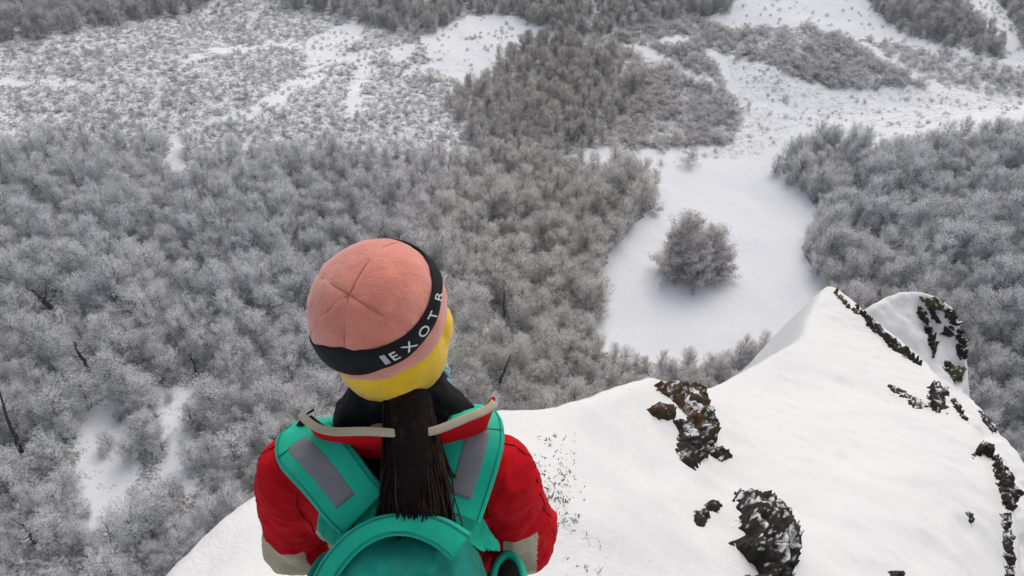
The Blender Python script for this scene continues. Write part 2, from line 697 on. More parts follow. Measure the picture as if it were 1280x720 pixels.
def crown_and_trunk(seed, h, rx, low, ntwig, limbs=16, tl=.75, tw=.11, lean=0.0, full=False, dome=1.0, clump=.82):
    """a bare frosted tree: tapered trunk and limbs, and a crown of thin twig blades in clumps"""
    g = np.random.default_rng(seed)
    tb = MB()
    trunk = []
    for k in range(6):
        s = k / 5
        trunk.append(np.array([lean * s * s * h + .12 * g.normal() * s, .12 * g.normal() * s, s * h * .86 - (.6 if k == 0 else 0)]))
    tb.tube(trunk, [.030 * h * (1 - .88 * k / 5) * .6 for k in range(6)], 6)
    V, tone = [], []
    per = ntwig // limbs
    for i in range(limbs):
        f = (i + .5) / limbs
        zf = low + (1 - low) * f ** .85
        # crown outline: widest at about 45 % of the crown, uneven
        q = (zf - low) / (1 - low)
        wdt = math.sqrt(max(.03, 1 - ((q - .38) / (.66 if q > .38 else .55)) ** 2)) if not full else math.sqrt(max(.04, 1 - (q * dome) ** 2))
        az = i * 2.39996 + g.normal() * .4
        rr = rx * wdt * g.uniform(.45, 1.18)
        end = np.array([math.cos(az) * rr, math.sin(az) * rr, zf * h]) + lean * zf * zf * h * np.array([1, 0, 0])
        s0 = max(.12, zf - .25 * wdt - .08)
        st = np.array([lean * s0 * s0 * h, 0, min(s0 * h, h * .84)])
        mid = (st + end) / 2 + np.array([0, 0, -.04 * h]) + g.normal(size=3) * .15
        tb.tube([st, mid, end], [.006 * h, .004 * h, .0015 * h], 4, cap=False)
        n = per
        s = g.uniform(.35, 1.05, n)[:, None]
        c = np.where(s < .5, st + (mid - st) * s * 2, mid + (end - mid) * (s - .5) * 2)
        cr = clump * (.11 * h + .16 * rx) * g.uniform(.7, 1.3)
        off = unit(g.normal(size=(n, 3))) * (g.uniform(0, 1, (n, 1)) ** .45) * cr * np.array([1, 1, .78])
        P = c + off
        axis_ = np.array([lean * .3 * h, 0, h * .45])
        out = unit(P - axis_)
        d = unit(out * .55 + unit(off) * .4 + g.normal(size=(n, 3)) * .8 + np.array([0, 0, .15]))
        sv = unit(np.cross(d, unit(g.normal(size=(n, 3)))))
        L = tl * g.uniform(.5, 1.3, (n, 1))
        W = tw * g.uniform(.5, 1.4, (n, 1))
        a = P - sv * W * .5
        b = P + sv * W * .5
        e = P + d * L + np.array([0, 0, -.06]) * L
        V.append(np.stack([a, b, e], 1).reshape(-1, 3))
        # frost gathers on the tips; each bough has its own amount
        rim = np.linalg.norm(off, axis=1) / cr
        tone.append(.44 + .26 * rim + g.normal(size=n) * .30 + g.normal() * .17)
    V = np.concatenate(V)
    tone = np.concatenate(tone)
    V[:, 2] = np.maximum(V[:, 2], .05)
    return V, np.arange(len(V)).reshape(-1, 3), tone.astype(np.float32), tb


def make_crown(name, V, Q, tone, mat):
    me = fast_mesh(name, V, Q, [mat], False)
    a = me.attributes.new('tone', 'FLOAT', 'FACE')
    if len(a.data) == len(tone):
        a.data.foreach_set('value', tone)
    else:
        a.data.foreach_set('value', np.resize(tone, len(a.data)))
    return me


NVAR = 9
variants = []
for k in range(NVAR):
    g = np.random.default_rng(100 + k)
    h = g.uniform(9, 11.5)
    variants.append(crown_and_trunk(200 + k, h, h * g.uniform(.28, .40), g.uniform(.14, .26), 4400, 44, .42, .14, g.normal() * .05, False, 1.0, .52))
tree_meshes = []
for k, (V, Q, tone, tb) in enumerate(variants):
    tree_meshes.append((make_crown('crown', V, Q, tone, M_twig), tb.mesh('trunk', [M_bark])))
bushes = []
for k in range(5):
    g = np.random.default_rng(300 + k)
    bushes.append(crown_and_trunk(400 + k, 2.3, 1.5, .05, 1500, 12, .26, .06, 0, True, .9))
bush_meshes = [(make_crown('foliage', V, Q, tone, M_heath), tb.mesh('stem', [M_bark])) for V, Q, tone, tb in bushes]


def scatter_stuff(name, variants, mats, pts, rot, scl, vidx, label=None):
    """one object: its own few plants repeated over many points by geometry nodes"""
    V, Fc, tone, var, mi = [], [], [], [], []
    o = 0
    for k, (cv, cq, ct, tb) in enumerate(variants):
        V.append(cv); Fc += (cq + o).tolist(); tone += list(ct); var += [k] * len(cq); mi += [0] * len(cq)
        o += len(cv)
        tv = np.array(tb.V)
        V.append(tv); Fc += [[i + o for i in f] for f in tb.F]; tone += [0.3] * len(tb.F); var += [k] * len(tb.F); mi += [1] * len(tb.F)
        o += len(tv)
    nb = o
    V.append(pts)
    allv = np.concatenate(V)
    me = bpy.data.meshes.new(name)
    me.from_pydata(allv.tolist(), [], Fc)
    for m in mats:
        me.materials.append(m)
    me.polygons.foreach_set('material_index', np.array(mi, np.int32))
    n = len(allv)

    def attr(nm, typ, dom, arr, key):
        a = me.attributes.new(nm, typ, dom)
        a.data.foreach_set(key, np.ascontiguousarray(arr).ravel())
    attr('tone', 'FLOAT', 'FACE', np.array(tone, np.float32), 'value')
    attr('variant', 'INT', 'FACE', np.array(var, np.int32), 'value')
    isp = np.zeros(n, bool); isp[nb:] = True
    attr('is_point', 'BOOLEAN', 'POINT', isp, 'value')
    z3 = np.zeros((n, 3), np.float32); z3[nb:] = rot
    attr('rot', 'FLOAT_VECTOR', 'POINT', z3, 'vector')
    z3 = np.ones((n, 3), np.float32); z3[nb:] = scl
    attr('scl', 'FLOAT_VECTOR', 'POINT', z3, 'vector')
    zi = np.zeros(n, np.int32); zi[nb:] = vidx
    attr('pick', 'INT', 'POINT', zi, 'value')
    ob = link(name, me)
    ng = bpy.data.node_groups.new(name + '_scatter', 'GeometryNodeTree')
    ng.interface.new_socket('Geometry', in_out='INPUT', socket_type='NodeSocketGeometry')
    ng.interface.new_socket('Geometry', in_out='OUTPUT', socket_type='NodeSocketGeometry')
    N, L = ng.nodes, ng.links
    gi, go = N.new('NodeGroupInput'), N.new('NodeGroupOutput')

    def named(nm, typ):
        q = N.new('GeometryNodeInputNamedAttribute')
        q.data_type = typ
        q.inputs['Name'].default_value = nm
        return q.outputs['Attribute']
    sep = N.new('GeometryNodeSeparateGeometry')
    sep.domain = 'POINT'
    L.new(gi.outputs[0], sep.inputs[0])
    L.new(named('is_point', 'BOOLEAN'), sep.inputs['Selection'])
    sp = N.new('GeometryNodeSplitToInstances')
    sp.domain = 'FACE'
    L.new(sep.outputs['Inverted'], sp.inputs[0])
    L.new(named('variant', 'INT'), sp.inputs['Group ID'])
    ip = N.new('GeometryNodeInstanceOnPoints')
    L.new(sep.outputs['Selection'], ip.inputs['Points'])
    L.new(sp.outputs['Instances'], ip.inputs['Instance'])
    ip.inputs['Pick Instance'].default_value = True
    L.new(named('pick', 'INT'), ip.inputs['Instance Index'])
    L.new(named('rot', 'FLOAT_VECTOR'), ip.inputs['Rotation'])
    L.new(named('scl', 'FLOAT_VECTOR'), ip.inputs['Scale'])
    L.new(ip.outputs['Instances'], go.inputs[0])
    md = ob.modifiers.new('scatter', 'NODES')
    md.node_group = ng
    tag(ob, label, kind='stuff')
    return ob


def jitter(step, x0, x1, y0, y1, seed):
    g = np.random.default_rng(seed)
    X, Y = np.meshgrid(np.arange(x0, x1, step), np.arange(y0, y1, step))
    X = X + g.uniform(-.46, .46, X.shape) * step
    Y = Y + g.uniform(-.46, .46, Y.shape) * step
    return X.ravel(), Y.ravel(), g


DEAD = [
    (112, 464, 6.0, .30, -.06, 'dark dead trunk leaning left, above the larger white clearing'),
    (27, 566, 12, .34, .16, 'tall broken dead trunk with frosted top at the left edge'),
    (624, 480, 6.5, .26, .30, "dead trunk leaning right, beside the hiker's right collar"),
    (630, 398, 7.5, .15, .0, 'thin upright dead trunk between the beanie and the meadow'),
    (47, 680, 3.6, .30, -.1, 'short dark stump near the bottom left corner'),
    (64, 386, 3.6, .45, -.4, 'thick short dark log on the far left slope'),
    (248, 470, 4.5, .20, -.05, "thin dark snag left of the beanie"),
]
DEAD_AT = [hit(q[0], q[1]) for q in DEAD]

# ---- tall and low woods
X, Y, g = jitter(2.5, -190, 190, 44, 330, 21)
X2, Y2, g2 = jitter(2.7, -190, 200, 130, 330, 31)
n_tall = len(X)
X, Y = np.concatenate([X, X2]), np.concatenate([Y, Y2])
tall = np.arange(len(X)) < n_tall
Z = T(X, Y)
P = np.stack([X, Y, Z], -1)
pp = pix(P)
k = cell(pp[:, 0], pp[:, 1])
clear = (k == 5) & (pp[:, 1] > 160) & (pp[:, 0] < 300) & (g.uniform(size=len(X)) < .10)
keep = ((tall & ((k == 1) | clear)) | (~tall & ((k == 2) | (k == 7)))) & (pp[:, 0] > -330) & (pp[:, 0] < 1610) & (pp[:, 1] > -140) & (Z < -60)
keep &= g.uniform(size=len(X)) < .93
for q in DEAD_AT:
    dr = np.array([-q[0], -q[1]]); dr /= np.hypot(*dr)
    dd_, _ = seg_dist(X, Y, [(q[0] - dr[0] * .5, q[1] - dr[1] * .5), (q[0] + dr[0] * 6.5, q[1] + dr[1] * 5.5)], False)
    keep &= dd_ > 1.7
P, k, pp = P[keep], k[keep], pp[keep]
size = np.where(k == 1, g.uniform(.32, .70, len(P)), np.where(k == 2, g.uniform(.30, .52, len(P)), g.uniform(.28, .5, len(P))))
size *= 1 + .35 * fbm2(P[:, 0], P[:, 1], 22, 2, 4.4)
# thinner wood towards the upper edge of the left slope
size *= np.where((k == 1) & (pp[:, 0] < 760), .60 + .40 * smooth(150, 300, pp[:, 1]), 1)
size *= np.where(k == 5, .6, 1)
# bush clumps by the meadow: the strip below it is young wood
strip = in_poly(pp[:, 0], pp[:, 1], [(735, 424), (770, 440), (860, 455), (905, 432), (1050, 430), (1050, 520), (735, 520)])
size *= np.where(strip, .72, 1)
rot = np.stack([g.normal(size=len(P)) * .05, g.normal(size=len(P)) * .05, g.uniform(0, 6.28, len(P))], -1)
scl = size[:, None] * np.stack([g.uniform(.9, 1.12, len(P)), g.uniform(.9, 1.12, len(P)), g.uniform(.9, 1.15, len(P))], -1)
vidx = g.integers(0, NVAR, len(P))
P[:, 2] -= .15

# the trees that show largest are things of their own
top = pix(P + np.array([0, 0, 9]) * size[:, None])
inframe = (top[:, 0] > -25) & (top[:, 0] < 1305) & (top[:, 1] < 715) & (pp[:, 1] > 0)
RIDGE_PX = [(218, 720), (270, 665), (320, 622), (480, 560), (625, 517), (700, 511), (760, 490), (808, 474), (862, 480), (886, 487), (920, 472), (965, 447),
            (1008, 420), (1013, 395), (1037, 358), (1095, 380), (1140, 365), (1190, 388), (1206, 470), (1245, 540), (1280, 580), (1400, 700), (1400, 900), (218, 900)]
PERSON_PX = [(395, 340), (470, 300), (550, 340), (565, 420), (620, 490), (680, 640), (640, 720), (320, 720), (315, 570), (400, 490)]
mid = pix(P + np.array([0, 0, 6]) * size[:, None])
hidden = in_poly(mid[:, 0], mid[:, 1], RIDGE_PX) | in_poly(mid[:, 0], mid[:, 1], PERSON_PX)
dist = np.linalg.norm(P - CAM, axis=1)
score = np.where(inframe & ~hidden, size / dist, 0)
order = np.argsort(-score)[:290]
ind = np.zeros(len(P), bool)
ind[order] = True


def tree_label(px, py):
    if px > 960 and py > 330:
        return 'frosted bare tree in the blue-grey wood just beyond the snow-capped crag', 'frosted trees beyond the crag'
    if px > 960:
        return 'frosted bare tree in the grey wood right of the snowy meadow', 'frosted trees right of the meadow'
    if px > 735 and py > 425:
        return 'small frosted tree in the strip of young wood between meadow and snow ridge', 'young trees below the meadow'
    if px > 690:
        return 'frosted brownish tree along the left edge of the snowy meadow', 'trees along the left edge of the meadow'
    if px > 560:
        return "frosted bare tree between the hiker's head and the snowy meadow", 'frosted trees between hiker and meadow'
    if px > 390:
        return "frosted bare tree directly behind and above the hiker's pink beanie", 'frosted trees behind the beanie'
    if py < 480:
        return "frosted bare tree on the slope left of the hiker's beanie, above the clearings", 'frosted trees above the clearings'
    if px > 240:
        return "frosted bare tree between the small clearings and the hiker's left sleeve", 'frosted trees beside the left sleeve'
    return 'frosted bare tree beside or below the two small white clearings', 'frosted trees by the small clearings'


for i in np.nonzero(ind)[0]:
    cm, tm = tree_meshes[vidx[i]]
    e = link('frosted_tree', None, None, tuple(P[i]))
    e.rotation_euler = tuple(rot[i])
    e.scale = tuple(scl[i])
    lb, gr = tree_label(*mid[i])
    tag(e, lb, 'tree', gr)
    link('crown', cm, e)
    link('trunk', tm, e)
rest = ~ind & ((k == 1) | (k == 5))
thk = ~ind & ((k == 2) | (k == 7))
scatter_stuff('woodland', variants, [M_twig, M_bark], P[rest], rot[rest], scl[rest], vidx[rest],
              'dense frosted grey wood covering the valley slopes')

scatter_stuff('far_thicket', variants, [M_thick, M_bark], P[thk], rot[thk], scl[thk], vidx[thk],
              'darker brownish thicket on the far hillsides along the top')

# ---- bushes and heath on the upper slopes
X, Y, g = jitter(1.45, -190, 200, 140, 330, 22)
Z = T(X, Y)
P = np.stack([X, Y, Z], -1)
pp = pix(P)
k = cell(pp[:, 0], pp[:, 1])
u = g.uniform(size=len(X))
patch = fbm2(X, Y, 11, 4, 7.7)
prob = np.select([k == 3, k == 6, k == 4, k == 5], [.72 + 1.2 * patch, .55 + 1.3 * patch, .68 + .9 * patch, .30 + .8 * patch], 0.0)
prob = np.where((k == 0) & (pp[:, 1] < 190) & ~in_poly(pp[:, 0], pp[:, 1], MEADOW), .10 + .5 * np.maximum(patch, 0), prob)
keep = (u < prob) & (pp[:, 0] > -200) & (pp[:, 0] < 1480) & (pp[:, 1] > -60)
P, k = P[keep], k[keep]
s = np.select([k == 3, k == 6, k == 4], [g.uniform(.55, 1.25, len(P)), g.uniform(.35, .85, len(P)), g.uniform(.2, .55, len(P))], g.uniform(.15, .45, len(P)))
P[:, 2] -= .08
rot = np.stack([np.zeros(len(P)), np.zeros(len(P)), g.uniform(0, 6.28, len(P))], -1)
scl = s[:, None] * np.stack([g.uniform(.9, 1.3, len(P)), g.uniform(.9, 1.3, len(P)), g.uniform(.6, 1.0, len(P))], -1)
scatter_stuff('heath_undergrowth', bushes, [M_heath, M_bark], P, rot, scl, g.integers(0, 5, len(P)), 'low frosted scrub and heather over the upper slopes')

# ---- bushes that stand alone
for px, py, r, lb in [
    (860, 206, 2.6, 'round frosted bush alone at the top of the meadow'),
    (812, 262, 3.0, 'larger frosted bush at the upper left corner of the meadow'),
    (798, 240, 2.2, 'frosted bush behind the larger bush at the meadow corner'),
    (1024, 97, 1.3, 'small dark bush alone on the white upper slope'),
    (1070, 66, 1.1, 'small dark bush beside the white diagonal track'),
    (982, 148, .8, 'tiny dark bush on the open snow above the grey wood'),
    (981, 125, .9, 'dark bush with a reddish foot on the open white slope'),
    (522, 98, 1.6, 'small frosted bush on the lower rim of the white basin'),
    (538, 98, 1.8, 'wider frosted bush on the lower rim of the white basin'),
    (444, 62, 1.5, 'dark bush on the white rocky knoll of the upper left'),
    (476, 78, 2.2, 'dark bush above the narrow white gully'),
    (880, 196, .7, 'tiny shrub right of the round bush at the meadow top'),
    (895, 197, .6, 'tinier shrub second right of the round bush'),
    (826, 206, 1.0, 'low shrub left of the round bush at the meadow top'),
    (988, 231, .9, 'dark stub of a bush at the right rim of the meadow'),
]:
    p = hit(px, py)
    p[2] = T(p[0], p[1]) - .1
    q = random.randrange(5)
    e = link('frosted_bush', None, None, tuple(p))
    e.rotation_euler = (0, 0, random.uniform(0, 6.28))
    e.scale = (r / 1.5, r / 1.5, r / 1.5 * .95)
    tag(e, lb, 'bush')
    link('foliage', bush_meshes[q][0], e)
    link('stem', bush_meshes[q][1], e)

# ---- the lone tree in the meadow
p = hit(866, 352)
parts_ = []
tb = MB()
for sd_, hh, rr, dx, dy, nn, lb_ in ((900, 13.6, 5.2, -1.6, .6, 26000, 95), (901, 10.8, 4.3, 3.6, .8, 16000, 60), (902, 9.6, 4.2, -3.9, -.6, 14000, 55), (903, 8.2, 4.0, .8, -2.6, 13000, 50), (904, 7.6, 3.2, 5.4, -1.2, 8000, 36)):
    V, Q, tone, tb1 = crown_and_trunk(sd_, hh, rr, .02, nn, lb_, .42, .10, 0.0, True, .95, .42)
    V = V + np.array([dx, dy, 0])
    tb.add(np.array(tb1.V) + np.array([dx, dy, 0]), tb1.F)
    cen = V.reshape(-1, 3, 3).mean(1)
    parts_.append((V, tone + .13 + .28 * fbm(cen / 1.5, 3)))
V = np.concatenate([q[0] for q in parts_])
tone = np.concatenate([q[1] for q in parts_])
Q = np.arange(len(V)).reshape(-1, 3)
e = link('lone_tree', None, None, (p[0], p[1] + 2.5, T(p[0], p[1] + 2.5) - .1))
tag(e, 'big round frosted tree standing alone on the white meadow', 'tree')
link('crown', make_crown('crown', V, Q, tone.astype(np.float32), M_lone), e)
link('trunk', tb.mesh('trunk', [M_bark]), e)

# ---- dead and broken trunks that stand out dark
for px, py, h, lean, tilt, lb in DEAD:
    p = hit(px, py)
    tbm = MB()
    gg = np.random.default_rng(int(px))
    pts, rad = [], []
    for q in range(9):
        s_ = q / 8
        pts.append(np.array([tilt * h * s_ + .1 * gg.normal() * (q > 0), .08 * gg.normal(), h * s_ - (.4 if q == 0 else 0)]))
        rad.append(lean * (1.0 - .72 * s_) * gg.uniform(.85, 1.15))
    tbm.tube(pts, rad, 9)
    for q in range(7):
        b0 = pts[2 + q % 6]
        az = gg.uniform(0, 6.28)
        l_ = gg.uniform(.7, 1.9)
        tbm.tube([b0, b0 + l_ * .6 * np.array([math.cos(az), math.sin(az), .4]), b0 + l_ * np.array([math.cos(az), math.sin(az), .9])], [lean * .28, lean * .16, lean * .05], 5)
    o = link('dead_tree', tbm.mesh('dead_tree', [M_dead]), None, (p[0], p[1], T(p[0], p[1])))
    o.rotation_euler = (0, 0, 0)
    tag(o, lb, 'dead tree')


# ------------------------------------------------------------------ the snow ridge in front
def dense(pts, n=4):
    """Catmull-Rom through the points"""
    pts = np.asarray(pts, float)
    out = []
    for k in range(len(pts) - 1):
        p0, p1, p2, p3 = pts[max(k - 1, 0)], pts[k], pts[k + 1], pts[min(k + 2, len(pts) - 1)]
        for j in range(n):
            t_ = j / n
            out.append(.5 * ((2 * p1) + (-p0 + p2) * t_ + (2 * p0 - 5 * p1 + 4 * p2 - p3) * t_ ** 2 + (-p0 + 3 * p1 - 3 * p2 + p3) * t_ ** 3))
    out.append(pts[-1])
    return np.array(out)


class Ridge:
    def __init__(self, crest, inner, closing, slope, w, bounds, step, seed, rough):
        self.crest = dense([at_y(*c) for c in crest])
        inn = np.array([at_y(*c) for c in inner])
        clo = np.array(closing, float)
        self.tps = tps_fit(np.concatenate([self.crest[::2], inn, clo]), 2e-3)
        self.poly = np.concatenate([self.crest, clo])
        self.slope, self.w, self.seed, self.rough = slope, w, seed, rough
        x0, x1, y0, y1 = bounds
        self.xs, self.ys = np.arange(x0, x1, step), np.arange(y0, y1, step)
        self.X, self.Y = np.meshgrid(self.xs, self.ys)
        self.Z = self.height(self.X, self.Y)
        self.step = step

    def height(self, X, Y):
        d, zc = seg_dist(X, Y, self.poly)
        ins = in_poly(X, Y, self.poly[:, :2])
        s = self.tps(X, Y)
        out = zc - self.slope * (np.sqrt(d * d + self.w ** 2) - self.w)
        # near the rim the inner surface is led to the rim height
        k_ = np.exp(-(d / .12) ** 2)
        z = np.where(ins, s * (1 - k_) + zc * k_, out)
        z = z + self.rough * fbm2(X, Y, .9, 4, self.seed) * smooth(.0, .6, np.where(ins, d, 0)) + .25 * self.rough * fbm2(X, Y, .22, 3, self.seed + 3)
        z = np.where(ins, z, z + .5 * fbm2(X, Y, .8, 4, self.seed + 9) * smooth(.3, 1.5, d))
        return z

    def z(self, x, y):
        i = np.clip((np.asarray(x) - self.xs[0]) / self.step, 0, len(self.xs) - 1.001)
        j = np.clip((np.asarray(y) - self.ys[0]) / self.step, 0, len(self.ys) - 1.001)
        i0, j0 = i.astype(int), j.astype(int)
        a, b = i - i0, j - j0
        Z = self.Z
        return Z[j0, i0] * (1 - a) * (1 - b) + Z[j0, i0 + 1] * a * (1 - b) + Z[j0 + 1, i0] * (1 - a) * b + Z[j0 + 1, i0 + 1] * a * b

    def normal(self, x, y, e=.08):
        gx_ = (self.z(x + e, y) - self.z(x - e, y)) / (2 * e)
        gy_ = (self.z(x, y + e) - self.z(x, y - e)) / (2 * e)
        return unit(np.stack([-gx_, -gy_, np.ones(np.shape(gx_))], -1))

    def hit(self, px, py):
        d = ray(px, py)
        s = np.arange(1.2, 30, .01)
        P_ = CAM + s[:, None] * d
        b = np.nonzero(P_[:, 2] < self.z(P_[:, 0], P_[:, 1]))[0]
        return P_[b[0]] if len(b) else None

    def build(self, name):
        me = fast_mesh(name, np.stack([self.X, self.Y, self.Z], -1).reshape(-1, 3), grid_quads(len(self.xs), len(self.ys)), [M_snow])
        return tag(link(name, me), kind='structure')


ridge = Ridge(
    crest=[(160, 790, 1.25), (218, 720, 1.7), (270, 665, 1.95), (320, 622, 2.2), (400, 590, 2.45), (480, 560, 2.7), (560, 534, 2.95), (625, 517, 3.2), (700, 510, 3.6), (760, 490, 4.3),
           (808, 474, 5.0), (838, 478, 5.35), (862, 480, 5.7), (886, 487, 6.4), (920, 472, 7.2), (965, 447, 8.3), (1006, 421, 9.6), (1014, 395, 11.0), (1037, 358, 12.5),
           (1062, 374, 12.0), (1095, 402, 11.0), (1150, 447, 9.4), (1175, 478, 8.3), (1200, 515, 7.2), (1237, 560, 6.3), (1260, 620, 5.3), (1268, 720, 4.1), (1285, 820, 3.3)],
    inner=[(960, 670, 3.2), (860, 530, 4.5), (700, 640, 2.35), (700, 720, 1.95), (850, 720, 2.35), (960, 730, 2.75), (1120, 717, 3.3), (1000, 500, 7.0), (1100, 500, 7.4),
           (1000, 600, 4.6), (1150, 600, 5.0), (1060, 430, 9.8), (760, 560, 3.4), (900, 600, 3.9), (1200, 640, 4.6), (1040, 395, 11.2), (600, 600, 2.45)],
    closing=[(5.5, .5, -5.6), (4.5, -3.5, -4.0), (1, -4.0, -1.0), (-1.5, -4.0, -.9), (-2.2, -1.5, -.75), (-1.6, .3, -.3)],
    slope=2.7, w=.10, bounds=(-9, 17, -7, 20), step=.06, seed=1.5, rough=.13)
# trampled level under the boots
flat_d = np.hypot(ridge.X + .215, ridge.Y - .95)
kf = np.exp(-(flat_d / .55) ** 2)
ridge.Z = ridge.Z * (1 - kf) + 0.0 * kf
ridge.build('snow_ridge')

crag = Ridge(
    crest=[(1040, 440, 12.6), (1080, 395, 12.8), (1094, 381, 13.0), (1115, 370, 13.3), (1140, 364, 13.5), (1166, 370, 13.4), (1190, 386, 13.1), (1198, 410, 12.8), (1204, 440, 12.4), (1206, 470, 12.0),
           (1200, 486, 11.6), (1222, 508, 10.7), (1244, 536, 9.9), (1262, 556, 9.3), (1290, 592, 8.5), (1330, 640, 7.8)],
    inner=[(1150, 400, 13.0), (1130, 430, 12.4), (1170, 450, 12.1), (1185, 480, 11.5), (1210, 520, 10.0), (1250, 580, 8.6), (1290, 650, 7.4)],
    closing=[(9.5, 4.5, -10.5), (6.5, 4.0, -10.0), (4.5, 8.5, -11.0)],
    slope=2.6, w=.08, bounds=(1.5, 16, 2, 19), step=.05, seed=6.5, rough=.24)
crag.build('snow_crag')

# ------------------------------------------------------------------ rocks
def rock_mat(name, dark, mid, light, moss=None):
    t = NT(name)
    n = t.noise(5.5, 8, .68)
    c = t.ramp(n, [(.30, dark), (.52, mid), (.74, light)])
    if moss:
        c = t.mix(t.ramp(t.noise(3.2, 6, .6), [(.46, (0, 0, 0)), (.56, (1, 1, 1))]), c, moss)
    # rime caught on ledges that face up
    geo = t.n('ShaderNodeNewGeometry')
    sx = t.n('ShaderNodeSeparateXYZ')
    t.l(geo.outputs['Normal'], sx.inputs[0])
    f = t.math('ADD', t.math('MULTIPLY', sx.outputs[2], .5), t.math('MULTIPLY', t.noise(7, 5, .6), .95))
    f = t.math('MULTIPLY', t.math('SUBTRACT', f, .94), 9.0)
    f.node.use_clamp = True
    t.col(t.mix(f, c, (.78, .79, .80)))
    t.bump(t.noise(38, 8, .75), .8, .02)
    t.set(Roughness=.85, Specular_IOR_Level=.3)
    return t.m


M_rock = rock_mat('dark_rock', (.010, .009, .007), (.032, .027, .021), (.10, .085, .068), (.024, .019, .009))
M_rust = rock_mat('rusty_rock', (.018, .011, .007), (.075, .040, .020), (.17, .10, .055), (.035, .036, .014))
M_pale = rock_mat('pale_rock', (.46, .455, .44), (.55, .545, .53), (.60, .60, .59))
M_ochre = rock_mat('ochre_rock', (.03, .025, .015), (.12, .095, .05), (.24, .20, .12), (.07, .075, .03))


def rock(name, surf, poly_px, amp, mat, label, cat='rock', step=.012, seed=0, ragged=.06, edge=.10, group=None, strata=.03, tilt=.6):
    """a rock that breaks through the snow: follows the snow surface, rises out of it inside an uneven outline"""
    pts = [surf.hit(*q) for q in poly_px]
    pts = np.array([q for q in pts if q is not None])
    if len(pts) < 3:
        return None
    pad = edge + ragged
    xs = np.arange(pts[:, 0].min() - pad, pts[:, 0].max() + pad, step)
    ys = np.arange(pts[:, 1].min() - pad, pts[:, 1].max() + pad, step)
    X, Y = np.meshgrid(xs, ys)
    d, _ = seg_dist(X, Y, pts[:, :2])
    s = np.where(in_poly(X, Y, pts[:, :2]), d, -d)
    n1 = fbm2(X, Y, max(.04, ragged * 1.5), 5, seed + .3, .62)
    n2 = fbm2(X, Y, max(.03, ragged * .8), 3, seed + 5.3, .6)
    s = s + ragged * (1.3 * n1 + .5 * n2)
    Zs = surf.z(X, Y)
    N = surf.normal(X, Y, .05)
    h = amp * np.tanh(s / edge * 1.4)
    P3 = np.stack([X, Y, Zs], -1)
    ridged = 1 - np.abs(fbm(P3 / .16 + seed, 4)) * 2
    h = h + amp * .85 * ridged - amp * .46
    h = h - amp * 2.6 * np.maximum(0, fbm(P3 / .20 + seed * 3.1, 4) - .22)
    q = (X * tilt + Y * (1 - tilt) + Zs * .5) / (strata * 3) + fbm(P3 / .3 + seed + 9, 2) * 2
    h = h + strata * (np.floor(q) % 3 - 1) * .55 * (np.abs(q - np.round(q)) > .05)
    P3 = P3 + N * h[..., None]
    ok = (s > -.07) & (h > -.09)
    Q = grid_quads(len(xs), len(ys))
    okv = ok.ravel()
    Q = Q[okv[Q].all(1)]
    if len(Q) < 4:
        return None
    used = np.unique(Q)
    remap = np.zeros(okv.size, int)
    remap[used] = np.arange(len(used))
    me = fast_mesh(name, P3.reshape(-1, 3)[used], remap[Q], [mat], False)
    me = modified(me, ('SOLIDIFY', dict(thickness=.05, offset=-1)))
    o = link(name, me)
    # origin on the rock itself
    c = verts(me).mean(0)
    set_verts(me, verts(me) - c)
    o.location = tuple(c)
    return tag(o, label, cat, group)


rock('rock_outcrop', ridge, [(818, 483), (850, 484), (878, 500), (886, 520), (895, 545), (890, 560), (872, 552), (862, 528), (848, 508), (832, 498)], .11, M_rust,
     'rusty brown mossy outcrop sticking out just below the saddle of the snow ridge', seed=1, ragged=.05, edge=.09)
rock('rock', ridge, [(842, 528), (858, 532), (874, 555), (882, 572), (866, 586), (850, 575), (846, 552)], .08, M_rock,
     'black jagged rock directly below the rusty outcrop', seed=2, ragged=.06, edge=.08)
rock('rock', ridge, [(884, 555), (900, 562), (912, 572), (900, 578), (888, 568)], .05, M_rock,
     'small broken dark rock right of the black jagged rock', seed=8, ragged=.07, edge=.06)
rock('rock', ridge, [(806, 511), (818, 509), (842, 514), (840, 523), (815, 522)], .07, M_rust,
     'flat brown slab left of the rusty outcrop', seed=3, ragged=.02, edge=.06)
rock('boulder', ridge, [(922, 624), (945, 624), (962, 636), (982, 652), (993, 680), (988, 712), (970, 735), (934, 735), (940, 712), (920, 680), (931, 664), (922, 642)], .12, M_rock,
     'large craggy black boulder at the bottom edge of the snow slope', seed=4, ragged=.07, edge=.09)
rock('stone', ridge, [(868, 640), (880, 636), (886, 648), (880, 660), (868, 657)], .05, M_rock, 'small upright dark stone left of the craggy black boulder', 'stone', seed=5, ragged=.012, edge=.04, step=.006, strata=.008)
rock('stone', ridge, [(880, 631), (890, 627), (902, 633), (896, 640), (884, 638)], .035, M_rock, 'small flat dark stone just above the upright stone', 'stone', seed=6, ragged=.012, edge=.03, step=.006, strata=.008)
rock('stone', ridge, [(1112, 716), (1122, 713), (1130, 718), (1126, 727), (1114, 726)], .05, M_rock, 'dark stone at the very bottom of the slope, below the right cliff', 'stone', seed=7, ragged=.012, edge=.04, step=.006, strata=.008)
rock('rock', ridge, [(1043, 366), (1058, 367), (1074, 376), (1084, 388), (1074, 394), (1058, 384)], .16, M_ochre,
     'yellowish lichen rock on the sharp tip of the snow peak', seed=11, ragged=.05, edge=.12)
rock('rock', ridge, [(1070, 382), (1100, 402), (1130, 426), (1160, 447), (1154, 460), (1136, 450), (1112, 434), (1090, 412), (1074, 392)], .11, M_rock,
     'long thin dark rock rib running down from the snow peak', seed=12, ragged=.05, edge=.05, step=.012)
